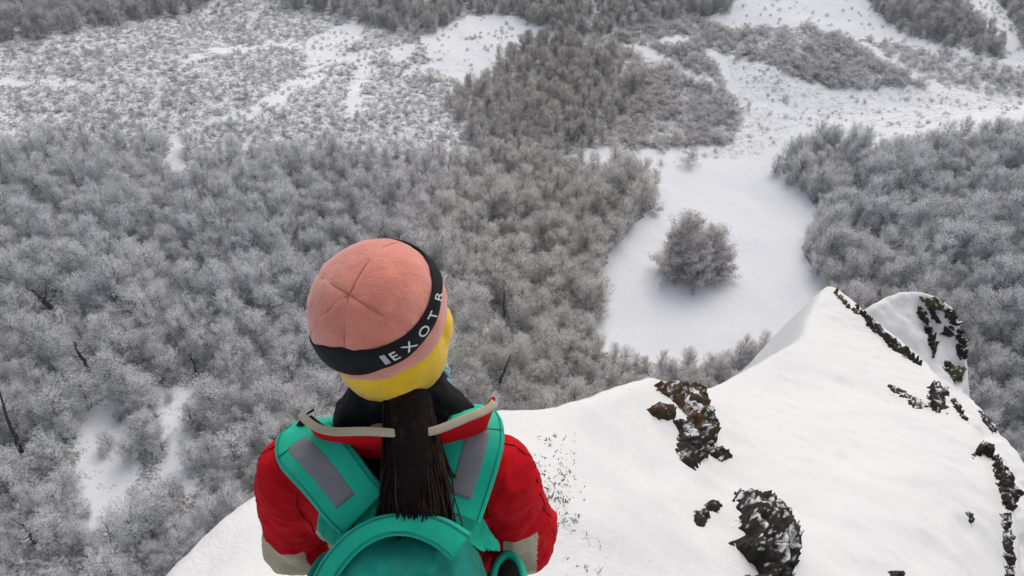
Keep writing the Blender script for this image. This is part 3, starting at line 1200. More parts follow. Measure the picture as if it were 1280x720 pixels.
rock('rock', ridge, [(1098, 388), (1124, 408), (1150, 436), (1146, 441), (1118, 418), (1098, 398)], .09, M_rock,
     'thin dark rock seam just right of the long rib', seed=13, ragged=.05, edge=.04, step=.012)
rock('rock', ridge, [(1166, 480), (1178, 486), (1184, 505), (1172, 516), (1160, 508), (1164, 496)], .09, M_rock,
     'dark rock lump at the lower end of the rib', seed=14, ragged=.10, edge=.09)
rock('rock', ridge, [(1108, 482), (1130, 492), (1148, 502), (1150, 510), (1132, 504), (1112, 492)], .03, M_rock,
     'scatter of small dark rock tips under a dent in the snow, left of the lump', seed=15, ragged=.16, edge=.09)
rock('rock', ridge, [(1188, 497), (1200, 511), (1214, 526), (1210, 530), (1194, 512)], .06, M_rock,
     'short dark rock edge between lump and cliff', seed=16, ragged=.04, edge=.04)
rock('cliff_rock', ridge, [(1218, 534), (1232, 538), (1242, 560), (1240, 572), (1228, 566), (1214, 572), (1224, 556)], .12, M_rock,
     'black triangular rock at the top of the right cliff', seed=17, ragged=.05, edge=.05)
rock('cliff_rock', ridge, [(1242, 568), (1252, 590), (1264, 618), (1262, 640), (1254, 630), (1246, 600)], .10, M_rock,
     'long black rock edge of the right cliff below the triangular rock', seed=18, ragged=.05, edge=.05)
rock('cliff_rock', ridge, [(1256, 640), (1262, 660), (1264, 700), (1264, 730), (1258, 730), (1256, 690), (1252, 655)], .06, M_rock,
     'thin dark rock edge at the bottom of the right cliff', seed=27, ragged=.05, edge=.05)
rock('stone', ridge, [(1208, 642), (1214, 646), (1216, 658), (1210, 656)], .05, M_rock, 'small black stone on the white face of the right cliff', 'stone', seed=19, ragged=.03, edge=.04, step=.008, strata=.01)
rock('crag_rock', crag, [(1150, 372), (1164, 372), (1182, 380), (1178, 388), (1160, 384)], .12, M_ochre,
     'lichen covered rock capping the round snow crag', seed=21, ragged=.06, edge=.06, step=.016)
rock('crag_rock', crag, [(1148, 380), (1158, 392), (1164, 410), (1170, 430), (1166, 448), (1162, 430), (1156, 408), (1146, 390)], .10, M_rock,
     'dark crack of rock down the middle of the snow crag', seed=22, ragged=.07, edge=.05, step=.016)
rock('crag_rock', crag, [(1178, 386), (1190, 388), (1198, 404), (1200, 418), (1190, 408), (1180, 396)], .11, M_rock,
     'dark rock on the upper right shoulder of the snow crag', seed=23, ragged=.07, edge=.06, step=.016)
rock('crag_rock', crag, [(1180, 408), (1190, 406), (1194, 418), (1186, 424), (1178, 418)], .10, M_rock,
     'brown rock window in the middle of the crag face', seed=24, ragged=.05, edge=.09, step=.016)
rock('crag_rock', crag, [(1186, 458), (1200, 450), (1206, 462), (1200, 478), (1188, 472)], .12, M_ochre,
     'brown rock block low on the right side of the crag', seed=25, ragged=.05, edge=.09, step=.016)
rock('crag_rock', crag, [(1196, 420), (1203, 424), (1206, 446), (1200, 450), (1196, 436)], .13, M_rock,
     'dark rock edge on the right side of the crag above the brown block', seed=28, ragged=.06, edge=.06, step=.014)
rock('crag_rock', crag, [(1160, 382), (1168, 386), (1176, 402), (1170, 404), (1162, 394)], .08, M_rock,
     'short dark rock sliver between the crack and the lichen cap', seed=29, ragged=.05, edge=.05, step=.014)
rock('crag_rock', crag, [(1224, 512), (1234, 522), (1246, 540), (1240, 542), (1228, 526)], .05, M_rock,
     'thin dark rock line on the snow strip below the crag', seed=30, ragged=.05, edge=.05, step=.014)
rock('crag_rock', crag, [(1180, 452), (1188, 446), (1186, 464), (1180, 466)], .07, M_rock,
     'thin dark rock just left of the brown block on the crag', seed=26, ragged=.06, edge=.09, step=.016)

# ---- dry grass tips poking through the thin snow beside the sleeve
t = NT('dry_grass')
t.col(t.ramp(t.noise(9, 3), [(.3, (.05, .042, .028)), (.7, (.20, .165, .10))]))
t.set(Roughness=.9)
M_grass = t.m
gb_V, gb_F = [], []
gg = np.random.default_rng(55)
for i in range(900):
    px = 640 + 95 * abs(gg.normal()) * .75
    py = gg.uniform(545, 735)
    if px > 640 + .6 * (py - 470) or gg.uniform() < .25:
        px = gg.uniform(655, 720)
    p = ridge.hit(px, py)
    if p is None or fbm(np.array([[p[0] / .28, p[1] / .28, 1.1]]), 3)[0] < -.12:
        continue
    big = gg.uniform() < .12
    for b in range(gg.integers(2, 7) if big else gg.integers(1, 3)):
        q = p + np.array([gg.normal() * .012, gg.normal() * .012, -.006])
        hh = gg.uniform(.008, .03) if not big else gg.uniform(.02, .05)
        d = np.array([gg.normal() * .8, gg.normal() * .8, 1.0])
        d /= np.linalg.norm(d)
        s_ = np.cross(d, unit(gg.normal(size=3))) * gg.uniform(.002, .005)
        o_ = len(gb_V)
        gb_V += [q - s_, q + s_, q + d * hh * .7 + s_ * .7, q + d * hh * .7 - s_ * .7, q + d * hh + np.array([0, 0, -hh * .2])]
        gb_F += [(o_, o_ + 1, o_ + 2, o_ + 3), (o_ + 3, o_ + 2, o_ + 4)]
tag(link('grass', new_mesh('grass', gb_V, gb_F, [M_grass], False)), 'dry grass tips poking through thin snow beside the red sleeve', kind='stuff')

# ------------------------------------------------------------------ the hiker
M_skin = NT('skin'); M_skin.col((.55, .33, .24)); M_skin.set(Roughness=.55); M_skin = M_skin.m
M_red = cloth('red_jacket', (.56, .004, .010), (.42, .003, .008), 700, .85, 7, .3, 0.0, .12)
_t = M_red.node_tree
_bp = [n for n in _t.nodes if n.type == 'BUMP'][0]
_tc = _t.nodes.new('ShaderNodeTexCoord')
_mp = _t.nodes.new('ShaderNodeMapping')
_mp.inputs['Scale'].default_value = (7, 7, 20)
_mp.inputs['Rotation'].default_value = (0, .5, 0)
_nz = _t.nodes.new('ShaderNodeTexNoise')
_nz.noise_type = 'RIDGED_MULTIFRACTAL'
_nz.inputs['Scale'].default_value = 1.0
_nz.inputs['Detail'].default_value = 3
_t.links.new(_tc.outputs['Object'], _mp.inputs['Vector'])
_t.links.new(_mp.outputs['Vector'], _nz.inputs['Vector'])
_b2 = _t.nodes.new('ShaderNodeBump')
_b2.inputs['Strength'].default_value = .55
_b2.inputs['Distance'].default_value = .012
_t.links.new(_nz.outputs['Fac'], _b2.inputs['Height'])
_t.links.new(_b2.outputs['Normal'], _bp.inputs['Normal'])
M_redseam = cloth('red_seam', (.27, .003, .006), None, 500, .8)
M_black = cloth('black_fleece_and_shade', (.010, .010, .011), (.004, .004, .005), 500, .9, 20, .4)
M_cream = cloth('cream_panel', (.52, .46, .33), (.40, .35, .24), 700, .8, 18, .3)
M_pink = cloth('pink_fleece', (.72, .26, .185), (.58, .185, .13), 420, .95, 22, .9, .5)
M_seam = cloth('pink_seam', (.44, .14, .10), None, 600, .9)
M_yellow = cloth('yellow_fleece', (.92, .58, .012), (.76, .44, .010), 420, .95, 22, .9, .3)
M_band = cloth('black_band', (.006, .006, .007), None, 900, .75, 30, .2)
M_white = cloth('white_print', (.74, .74, .72), None, 900, .6)
M_teal = cloth('teal_fabric', (.006, .48, .30), (.004, .35, .225), 600, .6, 9, .4)
M_teald = cloth('dark_teal_fabric', (.006, .29, .21), (.004, .13, .105), 500, .65, 12, .6)
M_grey = cloth('grey_reflective_tape', (.20, .20, .205), (.16, .16, .165), 800, .5, 25, .15)
M_scarf = cloth('pale_blue_scarf', (.33, .52, .56), (.14, .30, .33), 240, .95, 45, .6)
M_pants = cloth('dark_trousers', (.02, .021, .025), None, 600, .8)
M_boot = cloth('brown_boots', (.09, .05, .028), None, 300, .7)
t = NT('dark_brown_hair')
t.col(t.ramp(t.noise(30, 4, .6, stretch=(2, 2, .15)), [(.3, (.004, .003, .0025)), (.58, (.010, .005, .004)), (.78, (.055, .020, .010))]))
t.set(Roughness=.7, Specular_IOR_Level=.12)
M_hair = t.m
t = NT('brown_hair')
t.col(t.ramp(t.noise(40, 3), [(.3, (.012, .006, .004)), (.7, (.055, .022, .011))]))
t.set(Roughness=.55, Specular_IOR_Level=.3)
M_hair2 = t.m

BX, BY = -.212, .945                       # where the hiker stands


def B(x, y, z):
    return np.array([BX + x, BY + y, z])


def remesh(mb, name, mats, voxel, sm=6):
    me = mb.mesh(name, mats)
    me = modified(me, ('REMESH', dict(mode='VOXEL', voxel_size=voxel)), ('SMOOTH', dict(factor=.5, iterations=sm)))
    me.name = name
    smooth_all(me)
    return me


# body: one continuous figure (head, face, neck, trunk, arms, hands, legs)
b = MB()
HEAD = B(.0, .085, 1.60)
b.ellipsoid(HEAD + [0, .015, .01], (.073, .092, .108))
b.ellipsoid(HEAD + [0, .055, -.05], (.052, .052, .06))
b.capsule(HEAD + [0, .10, .005], HEAD + [0, .113, -.018], .008, .013, 10)
for s in (-1, 1):
    b.ellipsoid(HEAD + [s * .03, .093, .012], (.013, .009, .009))
    b.ellipsoid(HEAD + [s * .078, .005, .0], (.010, .022, .034))
b.ellipsoid(HEAD + [0, .098, -.052], (.024, .010, .007))
b.ellipsoid(HEAD + [0, .09, -.085], (.022, .02, .018))
b.capsule(HEAD + [0, .0, -.06], B(0, .01, 1.42), .054, .062)
b.capsule(B(-.12, -.03, 1.345), B(.12, -.03, 1.345), .05, .05)
b.capsule(B(0, 0, 1.27), B(0, .01, 1.0), .105, .105, sq=.8, sqdir=(1, 0, 0))
b.capsule(B(0, .01, 1.44), B(0, -.01, 1.27), .055, .09)
b.capsule(B(-.07, 0, .93), B(.07, 0, .93), .11, .11)
ELB = {}
WR = {}
for s in (-1, 1):
    sh, el, wr = B(s * .175, -.02, 1.35), B(s * .232, .0, 1.08), B(s * .17, .20, .93)
    ELB[s], WR[s] = el, wr
    b.capsule(sh, el, .047, .040)
    b.capsule(el, wr, .040, .028)
    hd = unit(np.array([-s * .25, .75, -.35]))
    side_ = unit(np.cross(hd, [0, 0, 1.0])) * s
    palm = wr + hd * .055
    b.capsule(wr + hd * .02, wr + hd * .085, .026, .030, sq=.55, sqdir=side_)
    dn = unit(np.cross(side_, hd))
    dn = dn if dn[2] < 0 else -dn
    for j, L_ in enumerate((.068, .076, .071, .055)):
        f0 = wr + hd * .085 + side_ * (.027 - .018 * j)
        f1 = f0 + (hd * .85 + dn * .25) * L_ * .45
        f2 = f1 + (hd * .5 + dn * .8) * L_ * .33
        f3 = f2 + (-hd * .05 + dn * .95) * L_ * .28
        b.capsule(f0 - hd * .02, f1, .0085, .0082, 10); b.capsule(f1, f2, .0082, .0078, 10); b.capsule(f2, f3, .0078, .007, 10)
    t0 = wr + hd * .035 - side_ * (-.026)
    t1 = t0 + side_ * .028 + hd * .03 + dn * .01
    b.capsule(t0, t1, .012, .0105, 10); b.capsule(t1, t1 + hd * .028 + dn * .012, .0105, .009, 10)
    hip, kn, an = B(s * .09, 0, .92), B(s * .10, .03, .50), B(s * .10, -.01, .10)
    b.capsule(hip, kn, .082, .058); b.capsule(kn, an, .056, .040)
    b.capsule(an + [0, -.02, -.04], an + [s * .01, .15, -.06], .036, .032)
person = link('person', remesh(b, 'person', [M_skin], .006, 3))
tag(person, 'hiker seen from behind in red jacket and pink beanie, dark ponytail, facing the valley', 'person')

# trousers and boots
b = MB()
b.capsule(B(-.07, 0, .93), B(.07, 0, .93), .135, .135)
for s in (-1, 1):
    b.capsule(B(s * .09, 0, .92), B(s * .10, .03, .50), .105, .078)
    b.capsule(B(s * .10, .03, .50), B(s * .10, -.01, .16), .076, .066)
link('trousers', remesh(b, 'trousers', [M_pants], .012), person)
for s in (-1, 1):
    b = MB()
    an = B(s * .10, -.01, .10)
    b.capsule(an + [0, -.01, .10], an + [0, -.01, -.02], .055, .055)
    b.capsule(an + [0, -.025, -.055], an + [s * .012, .17, -.06], .047, .043)
    b.capsule(an + [0, -.025, -.085], an + [s * .012, .17, -.085], .044, .042, sq=.4, sqdir=(1, 0, 0))
    link('boot', remesh(b, 'boot', [M_boot], .010), person)

# jacket
b = MB()
b.capsule(B(-.150, -.035, 1.352), B(.150, -.035, 1.352), .064, .064)
b.capsule(B(-.10, -.035, 1.33), B(.10, -.035, 1.33), .085, .085)
b.capsule(B(0, -.01, 1.35), B(0, .02, 1.42), .08, .06)
b.capsule(B(0, .0, 1.22), B(0, .0, .90), .160, .172, sq=.80, sqdir=(1, 0, 0))
b.capsule(B(-.07, -.005, 1.275), B(.07, -.005, 1.275), .128, .128)
for s in (-1, 1):
    b.capsule(B(s * .186, -.03, 1.340), ELB[s], .070, .073, 24)
    b.capsule(ELB[s], WR[s], .070, .050, 24)
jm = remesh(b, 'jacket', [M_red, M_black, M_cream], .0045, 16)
V, N = verts(jm), normals(jm)
L_ = V - np.array([BX, BY, 0])
fold = .015 * fbm(np.stack([L_[:, 0] / .16, L_[:, 1] / .16, L_[:, 2] / .055], -1), 3) + .006 * fbm(L_ / .045, 3)
low = smooth(1.40, 1.05, L_[:, 2])
crease = -np.abs(fbm(np.stack([(L_[:, 0] + .7 * L_[:, 2]) / .10, L_[:, 1] / .13, (L_[:, 2] - .5 * np.abs(L_[:, 0])) / .07], -1), 3))
arm = smooth(.12, .20, np.abs(L_[:, 0]))
set_verts(jm, V + N * (fold * (.45 + .7 * low) + .014 * (crease + .25) * (.35 + .65 * arm))[:, None])
pc = np.empty(len(jm.polygons) * 3, np.float32)
jm.polygons.foreach_get('center', pc)
pc = pc.reshape(-1, 3) - np.array([BX, BY, 0])
mi = np.zeros(len(pc), np.int32)
mi[(np.abs(pc[:, 0]) < .105) & (pc[:, 1] < .03) & (pc[:, 2] > 1.15)] = 1          # back painted black for the shade between the straps
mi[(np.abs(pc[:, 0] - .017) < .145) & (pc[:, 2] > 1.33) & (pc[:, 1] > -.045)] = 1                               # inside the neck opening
r_ = (pc[:, 0] > .195) & (pc[:, 2] < 1.205) & (pc[:, 1] < .04) & (pc[:, 0] < .262)
l_ = (pc[:, 0] < -.195) & (pc[:, 2] < 1.15) & (pc[:, 1] < .10)
mi[r_ | l_] = 2
e_ = ((pc[:, 0] + .135) / .018) ** 2 + ((pc[:, 2] - 1.20) / .085) ** 2 < 1
mi[e_ & (pc[:, 1] < 0)] = 2
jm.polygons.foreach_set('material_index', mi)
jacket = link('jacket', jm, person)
from mathutils.bvhtree import BVHTree
_vs = verts(jm)
BV = BVHTree.FromPolygons([tuple(v) for v in _vs], [tuple(p_.vertices) for p_ in jm.polygons])


def on_jacket(p_, off=.0012):
    loc, nor, _i, _d = BV.find_nearest(Vector(p_))
    return np.array(loc) + np.array(nor) * off


b = MB()
for s in (-1, 1):
    for path in ([(.10, -.10, 1.42), (.145, -.09, 1.40), (.17, -.10, 1.34), (.155, -.12, 1.26), (.14, -.12, 1.22)],   # armhole
                 [(.15, .01, 1.46), (.215, -.02, 1.40), (.255, -.03, 1.30), (.275, -.03, 1.20), (.29, .0, 1.08)]):     # sleeve
        q_ = dense([B(s * x_, y_, z_) for x_, y_, z_ in path], 8)
        b.tube([on_jacket(v_) for v_ in q_], .0013, 5)
link('seam', b.mesh('seam', [M_redseam]), jacket)


def ribbon(pts, nrm, width, thick, n=6, taper=None):
    """a padded strip along a path: rounded cross-section"""
    pts, nrm = np.asarray(pts, float), unit(np.asarray(nrm, float))
    V_, F_ = [], []
    m = len(pts)
    prof = []
    for k_ in range(16):
        a_ = 2 * math.pi * k_ / 16
        ca, sa = math.cos(a_), math.sin(a_)
        prof.append((np.sign(ca) * abs(ca) ** .35 * .5, np.sign(sa) * abs(sa) ** .7 * .5))
    for k_ in range(m):
        tg = pts[min(k_ + 1, m - 1)] - pts[max(k_ - 1, 0)]
        tg /= np.linalg.norm(tg) + 1e-9
        nn = nrm[k_] - tg * (nrm[k_] @ tg)
        nn /= np.linalg.norm(nn) + 1e-9
        sd_ = np.cross(tg, nn)
        wk = width[k_] if hasattr(width, '__len__') else width
        for a_, c_ in prof:
            V_.append(pts[k_] + sd_ * a_ * wk + nn * c_ * thick)
    for k_ in range(m - 1):
        for j in range(16):
            F_.append((k_ * 16 + j, k_ * 16 + (j + 1) % 16, (k_ + 1) * 16 + (j + 1) % 16, (k_ + 1) * 16 + j))
    F_.append(tuple(range(15, -1, -1)))
    F_.append(tuple((m - 1) * 16 + j for j in range(16)))
    return V_, F_


# open stand-up collar: red outside, cream edge, dark lining
def collar_ring(rad, z, flare, a0, a1, n=40):
    pts, nr = [], []
    for k_ in range(n):
        a_ = a0 + (a1 - a0) * k_ / (n - 1)
        dip = .018 * math.exp(-((a_ - R(258)) / .35) ** 2)
        pts.append(B(.017 + rad * math.cos(a_), -.006 - .045 * abs(math.sin(a_)) ** .6, z + .026 * max(0, math.cos(a_)) ** 2 - .012 * max(0, -math.cos(a_)) + .005 * math.sin(6 * a_)))
        nr.append(np.array([math.cos(a_), math.sin(a_), flare]))
    return pts, nr


def wall(pts, nr, z0, z1, th, out=.02):
    """upright strip that flares outwards, closed"""
    V_, F_ = [], []
    for p_, q_ in zip(pts, nr):
        q_ = np.array([q_[0], q_[1], 0]); q_ /= np.linalg.norm(q_)
        for zz, oo in ((z0, 0), ((z0 + z1) / 2, out * .25), (z1, out)):
            V_.append(p_ + q_ * oo + [0, 0, zz])
        for zz, oo in ((z1, out), ((z0 + z1) / 2, out * .25), (z0, 0)):
            V_.append(p_ + q_ * (oo - th) + [0, 0, zz])
    m = len(pts)
    for k_ in range(m - 1):
        for j in range(6):
            F_.append((k_ * 6 + j, k_ * 6 + (j + 1) % 6, (k_ + 1) * 6 + (j + 1) % 6, (k_ + 1) * 6 + j))
    F_ += [tuple(range(5, -1, -1)), tuple((m - 1) * 6 + j for j in range(6))]
    return V_, F_


pts, nr = collar_ring(.140, 1.446, 0, R(193), R(361))
b = MB(); b.add(*wall(pts, nr, -.095, .060, .016, .034))
cm_ = modified(b.mesh('collar', [M_red]), ('SUBSURF', dict(levels=2)))
smooth_all(cm_)
collar = link('collar', cm_, jacket)
pts2, nr2 = collar_ring(.140, 1.446, 0, R(195), R(347))
b = MB()
tr = [p_ + np.array([n_[0], n_[1], 0]) / np.hypot(n_[0], n_[1]) * .030 + np.array([0, 0, .066]) for p_, n_ in zip(pts2, nr2)]
b.add(*ribbon(tr, [np.array([n_[0] * .5, n_[1] * .5, 1.0]) for n_ in nr2], .0145, .007))
link('collar_trim', b.mesh('collar_trim', [M_cream]), jacket)
b = MB()
b.add(*wall([p_ - np.array([n_[0], n_[1], 0]) * .012 for p_, n_ in zip(pts2, nr2)], nr2, -.03, .058, .006, .032))
link('collar_lining', b.mesh('collar_lining', [M_black]), jacket)
b = MB()
tg0, tg1, tg2 = at_y(373, 536, .965), at_y(379, 527, .965), at_y(392, 512, .97)
b.capsule(tg0, tg1, .008, .007, 12)
b.tube([tg1, .5 * (tg1 + tg2) + [0, 0, .006], tg2], .002, 6)
link('cord_toggle', b.mesh('cord_toggle', [M_black]), jacket)

# beanie: an uneven ellipsoid tilted back and left, a printed band slung round it at an angle
Rv, Uv, Nv = RGT, UPV, -FWD
HC = CAM + 1.345 * ray(472, 387)
E1 = unit(.5 * Rv + .866 * Uv)
E2 = unit(.866 * Rv - .5 * Uv)
HB = np.stack([E1, E2, Nv])                 # rows: axes of the ellipsoid
HR = np.array([.1205, .1140, .1120])
pole = unit(-.235 * Rv + .235 * Uv + .94 * Nv)
pu = unit(Rv - pole * (Rv @ pole))
pv = np.cross(pole, pu)


def hat_at(phi, th, off=0.0):
    d = pole * math.cos(th) + (pu * math.cos(phi) + pv * math.sin(phi)) * math.sin(th)
    q = HB @ d
    r_ = 1 / math.sqrt(((q / HR) ** 2).sum())
    return HC + d * (r_ + off)


def hat_angles(px, py):
    """direction, seen from the middle of the hat, of the point of it on a photo ray"""
    d = ray(px, py)
    o_ = HB @ (CAM - HC) / HR
    dd = HB @ d / HR
    a_, b_, c_ = dd @ dd, o_ @ dd, o_ @ o_ - 1
    ds = b_ * b_ - a_ * c_
    s_ = (-b_ - math.sqrt(max(ds, 0))) / a_
    q = unit(CAM + s_ * d - HC)
    return math.atan2(q @ pv, q @ pu), math.acos(np.clip(q @ pole, -1, 1))


def rim(pxs):
    a_ = sorted(hat_angles(*q) for q in pxs)
    return np.array([q[0] for q in a_]), np.array([q[1] for q in a_])


UP_ = rim([(403, 431), (425, 433), (450, 437), (480, 432), (505, 419), (523, 401), (535, 380), (540, 352), (534, 328), (520, 310), (505, 302)])
HID = [(R(100), R(92), R(104)), (R(130), R(104), R(117)), (R(160), R(104), R(118)), (R(180), R(99), R(113))]

LO_ = rim([(413, 458), (430, 466), (450, 468), (478, 461), (505, 449), (529, 427), (544, 402), (551, 370), (550, 340), (539, 316), (518, 301)])


def th_at(tab, phi):
    p_, t_ = tab
    return np.interp((phi + math.pi) % (2 * math.pi) - math.pi, np.concatenate([p_ - 2 * math.pi, p_, p_ + 2 * math.pi]), np.tile(t_, 3))


def sm_tab(tab, n=144):
    ph = np.linspace(-math.pi, math.pi, n, endpoint=False)
    v_ = np.array([th_at(tab, q) for q in ph])
    v_ = (np.roll(v_, 1) + v_ + np.roll(v_, -1)) / 3
    return ph, v_


def with_hidden(tab, c_):
    p_ = np.concatenate([tab[0], [q[0] for q in HID]])
    t_ = np.concatenate([tab[1], [q[c_] for q in HID]])
    o_ = np.argsort(p_)
    return p_[o_], t_[o_]


UP_, LO_ = with_hidden(UP_, 1), with_hidden(LO_, 2)
UP_, LO_ = sm_tab(UP_), sm_tab(LO_)
SEAMS = [R(148), R(66), R(-34), R(-104), R(208)]
NP_ = 144
V_, F_ = [], []
rings = list(np.linspace(.004, R(120), 38))
for k_, th in enumerate(rings):
    for j in range(NP_):
        ph = 2 * math.pi * j / NP_ - math.pi
        g_ = sum(math.exp(-(((ph - s_ + math.pi) % (2 * math.pi) - math.pi) * max(math.sin(th), .05) / .035) ** 2) for s_ in SEAMS) if th < R(70) else 0
        n_ = fbm(np.array([[math.cos(ph) * th * 2, math.sin(ph) * th * 2, 3.3]]), 3)[0]
        press = math.exp(-((th - .5 * (th_at(UP_, ph) + th_at(LO_, ph))) / .16) ** 2) * .002
        V_.append(hat_at(ph, th, -.0012 * g_ + .0036 * n_ - press))
for th, off in ((R(123), -.003), (R(122), -.008), (R(112), -.010)):
    for j in range(NP_):
        V_.append(hat_at(2 * math.pi * j / NP_ - math.pi, th, off))
nr_ = len(rings) + 3
for k_ in range(nr_ - 1):
    for j in range(NP_):
        F_.append((k_ * NP_ + j, (k_ + 1) * NP_ + j, (k_ + 1) * NP_ + (j + 1) % NP_, k_ * NP_ + (j + 1) % NP_))
F_.append(tuple(range(NP_)))
b = MB(); b.add(V_, F_)
beanie = link('beanie', b.mesh('beanie', [M_pink]), person)
b = MB()
for s_ in SEAMS:
    b.tube([hat_at(s_ + .03 * math.sin(3 * t_), t_, -.0012) for t_ in np.linspace(.01, th_at(UP_, s_) if th_at(UP_, s_) > .3 else 1.2, 26)], .0006, 6)
link('seam', b.mesh('seam', [M_seam]), beanie)
V_, F_ = [], []
prof = [(0.0, .0005), (.06, .0028), (.35, .0036), (.65, .0036), (.94, .0028), (1.0, .0005), (.9, -.003), (.1, -.003)]
for j in range(NP_):
    ph = 2 * math.pi * j / NP_ - math.pi
    a_, c_ = th_at(UP_, ph), th_at(LO_, ph)
    for f_, o_ in prof:
        V_.append(hat_at(ph, a_ + (c_ - a_) * f_, o_ + .0006 * math.sin(9 * ph + 4 * f_)))
m = len(prof)
for j in range(NP_):
    for k_ in range(m):
        F_.append((j * m + k_, j * m + (k_ + 1) % m, ((j + 1) % NP_) * m + (k_ + 1) % m, ((j + 1) % NP_) * m + k_))
b = MB(); b.add(V_, F_)
link('band', b.mesh('band', [M_band]), beanie)


def on_band(ph, v_, off):
    a_, c_ = th_at(UP_, ph), th_at(LO_, ph)
    mid_ = .5 * (a_ + c_)
    return hat_at(ph, mid_ - v_ / .114, off)


lb_ = MB()
SIZE = .026
for ch, pxy, slant in (('E', (490, 441), 0), ('X', (509, 430), .1), ('O', (527, 413), -.05), ('T', (540, 394), .1), ('R', (547, 372), 0)):
    cu = bpy.data.curves.new('letter', 'FONT')
    cu.body = ch
    cu.size = SIZE
    cu.align_x = 'CENTER'
    cu.extrude = .0005
    cu.resolution_u = 4
    to = bpy.data.objects.new('letter', cu)
    COL.objects.link(to)
    dg = bpy.context.evaluated_depsgraph_get()
    dg.update()
    tm = bpy.data.meshes.new_from_object(to.evaluated_get(dg))
    bm2 = bmesh.new(); bm2.from_mesh(tm)
    bmesh.ops.triangulate(bm2, faces=bm2.faces)
    bmesh.ops.subdivide_edges(bm2, edges=[e2 for e2 in bm2.edges if e2.calc_length() > SIZE * .2], cuts=2)
    bm2.to_mesh(tm); bm2.free()
    p0, _t = hat_angles(*pxy)
    out = [on_band(p0 + (x_ - slant * y_) / (.114 * math.sin(_t)), y_ - .0095, .0046 + z_) for x_, y_, z_ in verts(tm)]
    lb_.add(out, [tuple(f.vertices) for f in tm.polygons])
    bpy.data.objects.remove(to); bpy.data.meshes.remove(tm); bpy.data.curves.remove(cu)
p0, _t = hat_angles(478, 446)
for k_ in range(4):                         # the small hatched emblem left of the word
    a0_ = p0 + k_ * .022 - .02
    q0 = [(a0_, -.010), (a0_ + .011, -.010), (a0_ + .011, .010), (a0_, .010)]
    lb_.add([on_band(*q, .0042) for q in q0] + [on_band(*q, .0051) for q in q0], [(4, 5, 6, 7), (3, 2, 1, 0), (0, 1, 5, 4), (1, 2, 6, 5), (2, 3, 7, 6), (3, 0, 4, 7)])
link('lettering', lb_.mesh('lettering', [M_white], False), beanie)

# yellow under-hat that covers ears and nape
YC = CAM + 1.405 * ray(489, 432)
b = MB()
b.ellipsoid(YC, (.101, .102, .103), None, 48, 28)
b.capsule(YC + [0, .0, -.03], YC + [-.008, .0, -.085], .090, .058, 32)
b.ellipsoid(YC + [.088, .02, .03], (.022, .035, .04))
ym = remesh(b, 'under_hat', [M_yellow], .006, 8)
V = verts(ym); N = normals(ym)
set_verts(ym, V + N * (.004 * fbm(V / .06, 3))[:, None])
link('under_hat', ym, person)

# scarf
b = MB()
ring = [B(.010 + .076 * math.cos(a_), .072 + .068 * math.sin(a_), 1.480 + .012 * math.sin(3 * a_)) for a_ in np.linspace(0, 2 * math.pi, 40)]
b.tube(ring, .015, 14)
sm_ = b.mesh('scarf', [M_scarf]); sm_ = modified(sm_, ('SUBSURF', dict(levels=3)))
V = verts(sm_); N = normals(sm_)
set_verts(sm_, V + N * (.005 * fbm(V / .022, 2) + .005 * fbm(V / .007, 2))[:, None])
smooth_all(sm_)
link('scarf', sm_, person)

# black fleece filling the open collar round the neck
b = MB()
V_, F_ = [], []
NW = [(.135, .040, 1.375), (.132, .046, 1.425), (.124, .062, 1.455), (.100, .072, 1.478), (.082, .074, 1.500), (.080, .074, 1.522), (.066, .062, 1.528), (.050, .05, 1.52)]
for rx_, ry_, z_ in NW:
    for j in range(40):
        a_ = 2 * math.pi * j / 40
        f_ = 1 + .05 * math.sin(5 * a_ + 40 * z_)
        V_.append(B(.014 + rx_ * f_ * math.cos(a_), .022 + (z_ - 1.42) * .25 + ry_ * f_ * math.sin(a_), z_))
for k_ in range(len(NW) - 1):
    for j in range(40):
        F_.append((k_ * 40 + j, k_ * 40 + (j + 1) % 40, (k_ + 1) * 40 + (j + 1) % 40, (k_ + 1) * 40 + j))
F_.append(tuple(range(39, -1, -1)))
F_.append(tuple((len(NW) - 1) * 40 + j for j in range(40)))
b.add(V_, F_)
nm_ = modified(b.mesh('neck_warmer', [M_black]), ('SUBSURF', dict(levels=2)))
V = verts(nm_); N = normals(nm_)
set_verts(nm_, V + N * (.005 * fbm(V / .025, 3))[:, None])
smooth_all(nm_)
link('neck_warmer', nm_, person)

